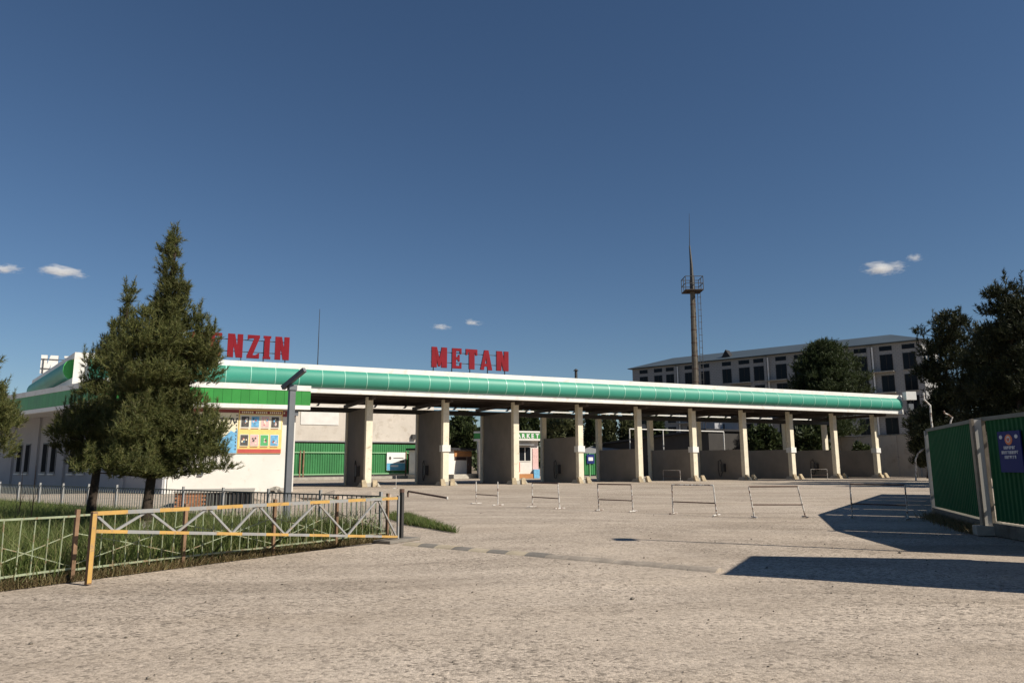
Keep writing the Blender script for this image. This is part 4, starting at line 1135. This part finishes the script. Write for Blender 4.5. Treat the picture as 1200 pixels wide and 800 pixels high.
# ---------------------------------------------------------------- plants
def unit(v): return v / np.maximum(np.linalg.norm(v, axis=-1, keepdims=True), 1e-9)
def needle_mesh(name, Pn, Dn, Ln, Wn, mat):
    """one slim double-triangle blade per row"""
    n = len(Pn)
    side_ = unit(np.cross(Dn, unit(rng.normal(size=(n, 3)))))
    base = Pn - side_ * Wn[:, None] / 2; base2 = Pn + side_ * Wn[:, None] / 2
    tip = Pn + Dn * Ln[:, None]
    V = np.stack([base, base2, tip], 1).reshape(-1, 3)
    return np_mesh(name, V, np.arange(3 * n).reshape(-1, 3), mat)
def leaf_mesh(name, Pn, Dn, Ln, Wn, mat):
    n = len(Pn)
    s_ = unit(np.cross(Dn, unit(rng.normal(size=(n, 3))))) * (Wn[:, None] / 2)
    mid = Pn + Dn * (Ln * .5)[:, None]
    V = np.stack([Pn, mid + s_, Pn + Dn * Ln[:, None], mid - s_], 1).reshape(-1, 3)
    return np_mesh(name, V, np.arange(4 * n).reshape(-1, 4), mat)

def pad_tree(label, base, Y, pads, name='pine_tree', needle=.10, width=.011, per=28, dens=1.0, mat='needles', trunk_r=.1, tilt=(0, 0), wash=False, seed=1, fill=1.0, ctr=None, candles=.2, shift=(0, 0)):
    """pine built from foliage pads; a pad = (px, py, radius px) seen at distance Y, filled out all round the trunk"""
    r_ = np.random.default_rng(seed)
    t = thing(name, label, 'tree', base)
    k = Y / F_PX
    C = []
    for (px, py, rp) in pads:
        q = P(px + shift[0], py + shift[1] + rp * .25, Y) - Vector(base)
        C.append([q.x, r_.uniform(-.35, .35) * rp * k * 1.4, q.z, rp * k * .9])
    C = np.array(C)
    H = (C[:, 2] + C[:, 3]).max()
    def axis(z): u = max(0, z) / H; return np.array([tilt[0] * u ** 1.3, tilt[1] * u])
    # hidden sides: turn visible pads about the trunk
    ext = []
    for c in C:
        ax = axis(c[2]); rad = math.hypot(c[0] - ax[0], c[1] - ax[1])
        for m_ in range(int(round(fill * (1.2 + 2.0 * rad / max(.2, c[3]))))):
            a_ = r_.choice([-1, 1]) * r_.uniform(.9, 2.3) * 1.0
            rr_ = max(rad, c[3] * .5) * r_.uniform(.55, 1.0)
            s0_ = 0 if c[0] >= ax[0] else math.pi
            ext.append([ax[0] + rr_ * math.cos(s0_ + a_), ax[1] + rr_ * math.sin(s0_ + a_), c[2] + r_.uniform(-.3, .3) * c[3], c[3] * r_.uniform(.75, 1.0)])
    allp = np.concatenate([C, np.array(ext)]) if ext else C
    zs = np.linspace(0, H * .96, 8)
    tp = [(axis(z)[0] + .3 * trunk_r * math.sin(z * 1.7 / max(1, H / 6) + seed), axis(z)[1], z) for z in zs]
    tr = [trunk_r * (1 - .92 * z / H) + .006 for z in zs]; tr[0] *= 1.3
    MB().tube(tp, tr, 9).build('trunk', MT['bark'], t, smooth=True)
    if wash: MB().tube([(tp[0][0], tp[0][1], 0), (tp[1][0] * .6 + tp[0][0] * .4, tp[1][1] * .6 + tp[0][1] * .4, tp[1][2] * .6)], [tr[0] * 1.02, (tr[0] * .4 + tr[1] * .6) * 1.04], 9).build('whitewash', MT['whitewash'], t, smooth=True)
    limbs = MB(); SPp, SDd = [], []
    zlo = max(.05, allp[:, 2].min() - .3 * allp[:, 3].max())
    limbs.tube([(*axis(z), z) for z in np.linspace(zlo, H * .93, 8)], trunk_r * .3, 5)
    for c in allp:
        zb_ = max(allp[:, 2].min() - .1 * c[3], c[2] - max(.4 * c[3], .45 * math.hypot(c[0], c[1])))
        ab = axis(zb_)
        limbs.tube([(ab[0], ab[1], zb_), ((ab[0] + c[0]) / 2, (ab[1] + c[1]) / 2, zb_ * .35 + c[2] * .65 - .1 * c[3]), (c[0], c[1], c[2])], [trunk_r * .28, trunk_r * .16, trunk_r * .05], 4)
        n = max(12, int(dens * 4 * math.pi * c[3] ** 2 / (needle * .82) ** 2 * .5))
        d = unit(r_.normal(size=(n, 3)))
        d[:, 2] = np.where(d[:, 2] < -.35, d[:, 2] * .5, d[:, 2])
        lum = 1 + .22 * np.sin(d[:, 0] * 5 + c[0] * 7) * np.sin(d[:, 2] * 6 + c[2] * 5) + .14 * np.sin(d[:, 1] * 9 + c[1])
        rad = (r_.random(n) ** .28) * lum * r_.choice([1, 1, 1, 1.12], n)
        p_ = c[:3] + d * (rad * c[3])[:, None] * np.array([1, 1, .82])
        SPp.append(p_); SDd.append(d * .65 + np.array([0, 0, .8]) + r_.normal(size=(n, 3)) * .28)
        nc = r_.binomial(n, .1 * candles)
        for q_ in range(nc):                            # upright candles on the pad's top
            dd = unit(np.array([r_.normal() * .6, r_.normal() * .6, 1.0])[None])[0]
            b0 = c[:3] + dd * c[3] * np.array([1, 1, .8])
            for j in range(5):
                SPp.append((b0 + np.array([0, 0, needle * .55 * j]))[None] + r_.normal(size=(1, 3)) * needle * .08); SDd.append(np.array([[dd[0] * .2, dd[1] * .2, 1.]]) + r_.normal(size=(1, 3)) * .12)
    SPp = np.concatenate(SPp); SDd = unit(np.concatenate(SDd))
    n = len(SPp)
    sl = r_.uniform(.9, 2.0, n) * needle
    tpos = r_.random((n, per))
    Pn = (SPp[:, None] + SDd[:, None] * (tpos * sl[:, None])[..., None]).reshape(-1, 3)
    Dn = unit(SDd[:, None] * .8 + r_.normal(size=(n, per, 3)) * .5).reshape(-1, 3)
    Ln = r_.uniform(.6, 1.15, len(Pn)) * needle
    limbs.build('limbs', MT['bark'], t)
    link(needle_mesh('crown', Pn, Dn, Ln, np.full(len(Pn), width), MT[mat]), 'crown', t)
    return t
pA_ = G(170, 641)
pads_A = [(205, 272, 4), (193, 284, 4), (200, 290, 8), (203, 305, 11), (196, 318, 12), (212, 326, 11), (198, 338, 16), (214, 347, 15), (186, 356, 14), (203, 366, 20), (222, 368, 16), (190, 384, 20), (212, 392, 22), (238, 362, 8), (240, 378, 11), (244, 396, 15), (228, 408, 18), (196, 412, 23), (172, 402, 14), (214, 428, 22), (238, 428, 18), (180, 432, 20), (200, 450, 22), (158, 440, 17), (236, 392, 14), (249, 384, 9), (250, 404, 13), (246, 422, 14), (148, 458, 18), (172, 460, 20), (200, 466, 20), (226, 456, 16),
          (150, 480, 24), (178, 478, 28), (205, 484, 26), (232, 474, 20), (250, 488, 20), (165, 508, 28), (195, 515, 30), (224, 508, 26), (250, 514, 20), (262, 534, 13), (238, 536, 16), (208, 540, 18), (180, 540, 18), (152, 535, 17)]
pad_tree('tall pine with whitewashed trunk foot in the planted bed', pA_, pA_.y, pads_A, wash=True, tilt=(.12, .05), seed=4, shift=(-2, 11), fill=.6, candles=.6, trunk_r=.1)
pB_ = P(106, 600, 16.5); pB_.z = 0
pads_B = [(148, 338, 2.5), (149, 348, 4), (150, 360, 6), (144, 374, 8), (157, 380, 9), (135, 394, 10), (150, 400, 13), (120, 408, 9), (113, 422, 13), (136, 418, 18), (124, 440, 20), (150, 432, 14), (108, 452, 14), (96, 476, 17), (78, 484, 18), (68, 500, 13), (84, 512, 19), (108, 500, 20), (130, 484, 20), (124, 516, 20), (100, 532, 15), (140, 536, 15), (76, 520, 13)]
pad_tree('smaller pine with dark leaning trunk behind the striped boom post', pB_, 16.5, pads_B, tilt=(.48, 0), seed=9, shift=(0, 5), fill=.6, candles=.6, trunk_r=.1)
pC_ = P(-62, 600, 13.5); pC_.z = 0
pads_C = [(-60, 420, 20), (-40, 440, 24), (-70, 450, 30), (-20, 458, 20), (-2, 476, 17), (4, 492, 15), (-30, 490, 34), (-75, 490, 34), (-10, 512, 20), (-4, 528, 15), (-40, 525, 30), (-80, 525, 30), (-110, 490, 28)]
pad_tree('pine beside the low railing left of the two bed pines, mostly out of view', pC_, 13.5, pads_C, seed=13, trunk_r=.09, fill=.6)
FAR = dict(needle=.30, width=.07, per=12, candles=.05, mat='needles_far', trunk_r=.22, name='dark_pine', fill=.9, dens=1.25)
def far_pine(label, px, Y, pads, seed, **kw):
    g = P(px, 545, Y); a = dict(FAR); a.update(kw)
    return pad_tree(label, Vector((g.x, Y, 0)), Y, pads, seed=seed, **a)
far_pine('dark bushy pine between the apartment block and the tallest pine', 1121, 62, [(1127, 374, 9), (1108, 386, 9), (1121, 394, 15), (1139, 384, 8), (1136, 406, 18), (1104, 410, 13), (1117, 424, 20), (1146, 430, 18), (1102, 440, 16), (1126, 452, 26), (1110, 468, 21), (1138, 480, 22), (1100, 498, 24), (1084, 508, 12), (1118, 520, 24), (1096, 530, 16)], 31, fill=.45)
far_pine('low dark pine growing behind the last canopy column and the fence end', 1088, 72, [(1080, 490, 8), (1092, 486, 11), (1106, 492, 14), (1078, 506, 10), (1092, 506, 13), (1074, 522, 9), (1088, 526, 13), (1102, 524, 15), (1078, 540, 9), (1094, 543, 11)], 38)
far_pine('broad dark pine behind the green fence panel with the navy sign', 1170, 54, [(1160, 392, 9), (1176, 396, 14), (1156, 412, 16), (1182, 418, 20), (1164, 436, 22), (1190, 448, 24), (1158, 464, 22), (1180, 480, 26), (1150, 492, 20), (1200, 490, 26)], 33)
far_pine('tallest dark pine standing over the green fence', 1203, 49, [(1198, 342, 10), (1190, 356, 10), (1204, 362, 16), (1188, 374, 11), (1212, 384, 18), (1196, 392, 16), (1214, 412, 22), (1198, 424, 18), (1225, 445, 26), (1205, 460, 22), (1230, 490, 26)], 34)
far_pine('dark pine past the tallest pine, beyond the yard lamp', 1262, 44, [(1262, 385, 16), (1250, 410, 22), (1275, 420, 24), (1255, 450, 30), (1285, 470, 30), (1250, 495, 32)], 35)
far_pine('round dense evergreen before the apartment block above the canopy edge', 972, 92, [(966, 406, 12), (953, 414, 13), (982, 410, 14), (943, 428, 15), (966, 424, 18), (994, 424, 17), (938, 446, 14), (960, 446, 20), (986, 446, 20), (1006, 442, 13), (1012, 456, 10), (930, 458, 10), (946, 466, 14), (972, 468, 20), (998, 466, 14), (970, 495, 22), (945, 500, 18), (995, 500, 18)], 36, mat='leaves', name='evergreen_tree', needle=.36, width=.075, candles=0)

def blob_tree(label, base, H, crown, n, leaf, mat, seed, trunk_r=.25, group=None, name='tree', up=.35, cat='tree', lumps=26):
    """crown = (rx, rz, zc) ; lumps of leaves spread through an uneven ellipsoid"""
    r_ = np.random.default_rng(seed)
    t = thing(name, label, cat, base, 0, group)
    rx, rz_, zc = crown
    MB().tube([(0, 0, 0), (.1, 0, zc * .6), (0, .1, min(H * .9, zc + rz_ * .5))], [trunk_r, trunk_r * .7, trunk_r * .15], 8).build('trunk', MT['bark'], t)
    C = unit(r_.normal(size=(lumps, 3))) * (r_.random((lumps, 1)) ** .45)
    C = C * np.array([rx, rx, rz_]) * .85 + np.array([0, 0, zc])
    lb = MB()
    for c in C[:9]: lb.tube([(0, 0, max(.5, zc - rz_ * .7)), tuple(c * np.array([.5, .5, .5]) + np.array([0, 0, (zc - rz_ * .3) * .5])), tuple(c)], [trunk_r * .5, trunk_r * .3, .03], 4)
    lb.build('limbs', MT['bark'], t)
    idx = r_.integers(0, lumps, n)
    lr_ = r_.uniform(.22, .45, lumps)[idx][:, None]
    off = unit(r_.normal(size=(n, 3))) * (r_.random((n, 1)) ** .4)
    Pn = C[idx] + off * lr_ * np.array([rx, rx, rz_ * .8])
    Dn = unit(off * .5 + r_.normal(size=(n, 3)) * .6 + np.array([0, 0, up]))
    link(leaf_mesh('crown', Pn, Dn, r_.uniform(.7, 1.3, n) * leaf, r_.uniform(.3, .5, n) * leaf, MT[mat]), 'crown', t)
    return t
def tree_px(label, px, Y, ytop, halfw_px, ybot, n, leaf, mat, seed, **kw):
    g = P(px, 560, Y); top = P(px, ytop, Y).z; bot = max(.8, P(px, ybot, Y).z)
    base = Vector((P(px, 540, Y).x, Y, 0))
    return blob_tree(label, base, top, (halfw_px * Y / F_PX * .8, (top - bot) / 2 * .86, (top + bot) / 2), n, leaf, mat, seed, **kw)
tree_px('dark shrubby tree behind the eighth pump bay', 895, 90, 490, 26, 560, 5000, .6, 'leaves', 37, name='shrub_tree')
tree_px('dark shrubby tree behind the ninth pump bay', 950, 90, 488, 30, 560, 5000, .6, 'leaves', 38, name='shrub_tree')
tree_px('small bush against the boundary wall by the last column', 1012, 84, 515, 12, 548, 1500, .5, 'leaves', 39, name='bush', cat='bush', trunk_r=.06)
tree_px('dark broad tree behind the white cabin in the second bay', 537, 110, 474, 34, 560, 12000, .75, 'leaves', 40, name='broad_tree', lumps=34)
tree_px('olive green tree beside the market kiosk behind the fourth bay', 658, 108, 472, 30, 560, 9000, .7, 'leaves_olive', 41, name='broad_tree')
tree_px('slim poplar right behind the market kiosk', 612, 112, 464, 9, 555, 2600, .6, 'leaves', 42, name='poplar', up=1.2)
tree_px('slim poplar between the market kiosk and the olive tree', 627, 116, 462, 8, 555, 2600, .6, 'leaves', 43, name='poplar', up=1.2)
tree_px('poplar rising behind the short green gate', 695, 110, 464, 12, 555, 3200, .6, 'leaves', 44, name='poplar', up=1.2)
tree_px('olive poplar left of the dark shed roof', 716, 112, 466, 13, 555, 3200, .6, 'leaves_olive', 45, name='poplar', up=1.2)
tree_px('olive poplar behind the dark shed and the fifth column', 738, 112, 464, 15, 555, 3600, .6, 'leaves_olive', 46, name='poplar', up=1.2)
tree_px('dark poplar behind the dark shed and the sixth column', 772, 118, 470, 18, 555, 4500, .7, 'leaves', 47, name='poplar', up=1.0)
tree_px('dark broad tree behind the pump house', 836, 112, 478, 30, 555, 6000, .7, 'leaves', 48, name='broad_tree')
# far wood as one mass
nW = 26000
wx = rng.uniform(-260, 330, nW); wyy = 210 + rng.uniform(0, 26, nW)
wz = rng.random(nW) ** .7 * (6.0 + 2.0 * np.sin(wx * .11) + 1.2 * np.sin(wx * .37 + 1))
Pn = np.stack([wx, wyy, wz], 1); Dn = unit(rng.normal(size=(nW, 3)) + np.array([0, 0, .6]))
o = link(leaf_mesh('far_wood', Pn, Dn, rng.uniform(1.2, 2.6, nW), rng.uniform(.7, 1.4, nW), MT['leaves']), 'far_wood')
o['kind'] = 'stuff'; o['label'] = 'far band of dark trees closing the horizon'; o['category'] = 'trees'

# grass in the bed, taller and drier along the driveway
def tri_sample(A, B, C, n):
    u_, v = rng.random(n), rng.random(n)
    f = u_ + v > 1; u_[f] = 1 - u_[f]; v[f] = 1 - v[f]
    A, B, C = (np.array([q.x, q.y, 0]) for q in (A, B, C))
    return A + (B - A) * u_[:, None] + (C - A) * v[:, None]
def blades(name, Pn, hmin, hmax, width, mat, lean=.35):
    n = len(Pn)
    d = unit(np.stack([rng.normal(size=n) * lean, rng.normal(size=n) * lean, np.ones(n)], 1))
    return np_mesh_blades(name, Pn, d, rng.uniform(hmin, hmax, n), width, mat)
def np_mesh_blades(name, Pn, d, h, width, mat):
    n = len(Pn)
    a = rng.uniform(0, 2 * np.pi, n); s_ = np.stack([np.cos(a), np.sin(a), np.zeros(n)], 1) * width / 2
    bend = np.stack([rng.normal(size=n), rng.normal(size=n), -.3 * np.ones(n)], 1) * (h * .22)[:, None]
    m_ = Pn + d * (h * .55)[:, None]; tip = Pn + d * h[:, None] + bend
    V = np.stack([Pn - s_, Pn + s_, m_ + s_ * .7, m_ - s_ * .7, tip], 1)
    V = V.reshape(-1, 3); k = np.arange(n)[:, None] * 5
    F = np.concatenate([k + np.array([[0, 1, 2]]), k + np.array([[0, 2, 3]]), k + np.array([[3, 2, 4]])], 1).reshape(-1, 3)
    return np_mesh(name, V, F, MT[mat])
Pg = tri_sample(FA, FB, BA, 75000)
# patchiness
keep = (np.sin(Pg[:, 0] * 1.9) * np.cos(Pg[:, 1] * 1.3) + rng.normal(size=len(Pg)) * .6) > -.75
Pg = Pg[keep]
o = link(blades('bed_grass', Pg, .12, .50, .012, 'grass'), 'bed_grass'); o['kind'] = 'stuff'; o['label'] = 'rough green grass filling the planted bed'; o['category'] = 'grass'
reed = tri_sample(FA, FB, lerp(FA, BA, .4), 15000)
o = link(blades('bed_reeds', reed, .35, .82, .014, 'reed', .22), 'bed_reeds'); o['kind'] = 'stuff'; o['label'] = 'tall bright reedy grass behind the low railing'; o['category'] = 'grass'
u_ = rng.random(9000); off = np.abs(rng.normal(size=9000)) * .16
fd = np.array([(FB - FA).normalized().x, (FB - FA).normalized().y, 0]); fn = np.array([-fd[1], fd[0], 0])
Pw = np.array([FA.x, FA.y, 0]) + fd * (u_ * FL * .97)[:, None] + fn * (off - .06)[:, None]
o = link(blades('dry_weeds', Pw, .04, .24, .012, 'dry_weed', .6), 'dry_weeds'); o['kind'] = 'stuff'; o['label'] = 'dry brown weeds along the foot of the low railing'; o['category'] = 'weeds'
wa, wb_, wc = G(474, 604), G(474, 614), G(538, 625)
Pv = np.concatenate([tri_sample(wa, wb_, wc, 4200), tri_sample(G(450, 606), G(470, 602), G(480, 616), 1500)])
o = link(blades('yard_weeds', Pv, .05, .26, .014, 'grass', .5), 'yard_weeds'); o['kind'] = 'stuff'; o['label'] = 'green weed strip on the yard behind the boom hinge post'; o['category'] = 'weeds'
kA_, kB_ = np.array([FM.x, FM.y]), np.array([FF.x, FF.y])
u_ = rng.random(3000); kd = (kB_ - kA_) / np.linalg.norm(kB_ - kA_); kn = np.array([-kd[1], kd[0]])
xy = kA_ + kd * (rng.beta(1.2, 1.6, 3000) * np.linalg.norm(kB_ - kA_))[:, None] + kn * (.17 + np.abs(rng.normal(size=3000)) * .16)[:, None]
o = link(blades('fence_weeds', np.c_[xy, np.zeros(3000)], .05, .28, .012, 'dry_weed', .5), 'fence_weeds'); o['kind'] = 'stuff'; o['label'] = 'dry weeds along the kerb of the green fence'; o['category'] = 'weeds'
# bare saplings at the left of the bed
for i, (px, yt) in enumerate(((21, 552), (36, 545))):
    q = P(px, 600, 15.5); h = P(px, yt, 15.5).z
    t = thing('dead_sapling', ['thin bare dead stem in the planted bed', 'taller forked dead stem in the planted bed'][i], 'plant', (q.x, q.y, 0))
    MB().tube([(0, 0, 0), (.03, 0, h * .5), (.0, .02, h)], [.014, .01, .004], 5).build('stem', MT['rail_rust'], t)
    MB().tube([(.03, 0, h * .5), (.1, .02, h * .72)], [.007, .003], 4).build('twig', MT['rail_rust'], t)
    MB().tube([(.015, 0, h * .35), (-.09, .02, h * .62)], [.007, .003], 4).build('twig', MT['rail_rust'], t)

# loose stones over the near yard
nS = 1500
sx = rng.uniform(-7, 9, nS); sy = 3.2 + rng.random(nS) ** 1.3 * 22
rad = rng.gamma(1.4, .0035, nS) + .003
oc = np.array([[1, 0, 0], [-1, 0, 0], [0, 1, 0], [0, -1, 0], [0, 0, 1], [0, 0, -1]], float)
of = np.array([[0, 2, 4], [2, 1, 4], [1, 3, 4], [3, 0, 4], [2, 0, 5], [1, 2, 5], [3, 1, 5], [0, 3, 5]])
V = oc[None] * rad[:, None, None] * rng.uniform(.6, 1.4, (nS, 6, 1)); V[..., 2] *= .6
ok = sx * .0 == 0
V = V + np.stack([sx, sy, np.full(nS, -.008) + rad * .25], 1)[:, None]
F = (np.arange(nS) * 6)[:, None, None] + of[None]
o = link(np_mesh('loose_stones', V.reshape(-1, 3), F.reshape(-1, 3), MT['stone_chip']), 'loose_stones'); o['kind'] = 'stuff'; o['label'] = 'small loose stones scattered over the dusty yard'; o['category'] = 'stones'

# ---------------------------------------------------------------- clouds: small soft volumes far away
def cloud_mat(seed):
    m = bpy.data.materials.new('cloud'); m.use_nodes = True; nt = m.node_tree
    nt.nodes.remove(nt.nodes['Principled BSDF']); out = nt.nodes['Material Output']
    tc = node(nt, 'ShaderNodeTexCoord')
    oi = node(nt, 'ShaderNodeObjectInfo'); cvec = node(nt, 'ShaderNodeVectorMath', operation='ADD'); nt.links.new(tc.outputs['Object'], cvec.inputs[0]); nt.links.new(oi.outputs['Location'], cvec.inputs[1])
    ln = node(nt, 'ShaderNodeVectorMath', operation='LENGTH'); nt.links.new(tc.outputs['Object'], ln.inputs[0])
    no = noise(nt, cvec.outputs[0], 1.9, 7, .68)
    a = node(nt, 'ShaderNodeMath', operation='MULTIPLY'); nt.links.new(no, a.inputs[0]); a.inputs[1].default_value = 2.6
    b_ = node(nt, 'ShaderNodeMath', operation='SUBTRACT'); nt.links.new(a.outputs[0], b_.inputs[0]); nt.links.new(ln.outputs['Value'], b_.inputs[1])
    c = node(nt, 'ShaderNodeMath', operation='ADD', use_clamp=True); nt.links.new(b_.outputs[0], c.inputs[0]); c.inputs[1].default_value = -.62
    d = node(nt, 'ShaderNodeMath', operation='MULTIPLY'); nt.links.new(c.outputs[0], d.inputs[0]); d.inputs[1].default_value = .05
    vs = node(nt, 'ShaderNodeVolumeScatter'); vs.inputs['Color'].default_value = (1, 1, 1, 1); nt.links.new(d.outputs[0], vs.inputs['Density'])
    nt.links.new(vs.outputs[0], out.inputs['Volume'])
    return m
cm_ = cloud_mat(0)
import bmesh
bmq = bmesh.new(); bmesh.ops.create_icosphere(bmq, subdivisions=3, radius=1.0)
cmesh = bpy.data.meshes.new('cloud'); bmq.to_mesh(cmesh); bmq.free(); cmesh.materials.append(cm_)
for (px, py, hw, hh, lab) in ((71, 318, 36, 9, 'largest small white cloud, low over the left of the pine'), (6, 315, 24, 7, 'faint cloud wisp beside the largest cloud'),
                              (517, 383, 16, 4.5, 'tiny cloud wisp over the METAN letters'), (554, 378, 15, 5, 'tiny cloud wisp higher over the METAN letters'),
                              (1034, 314, 34, 10, 'small ragged cloud over the apartment block'), (1072, 302, 12, 7, 'faint speck of cloud above the ragged cloud')):
    Yc = 3000.0
    q = P(px, py, Yc); k = Yc / F_PX
    o = link(cmesh, 'cloud', None, q); o.scale = (hw * k, hw * k * .7, hh * k)
    o.rotation_euler = (0, random.uniform(-.06, .06), 0)
    tag(o, lab, 'cloud', 'small clouds')
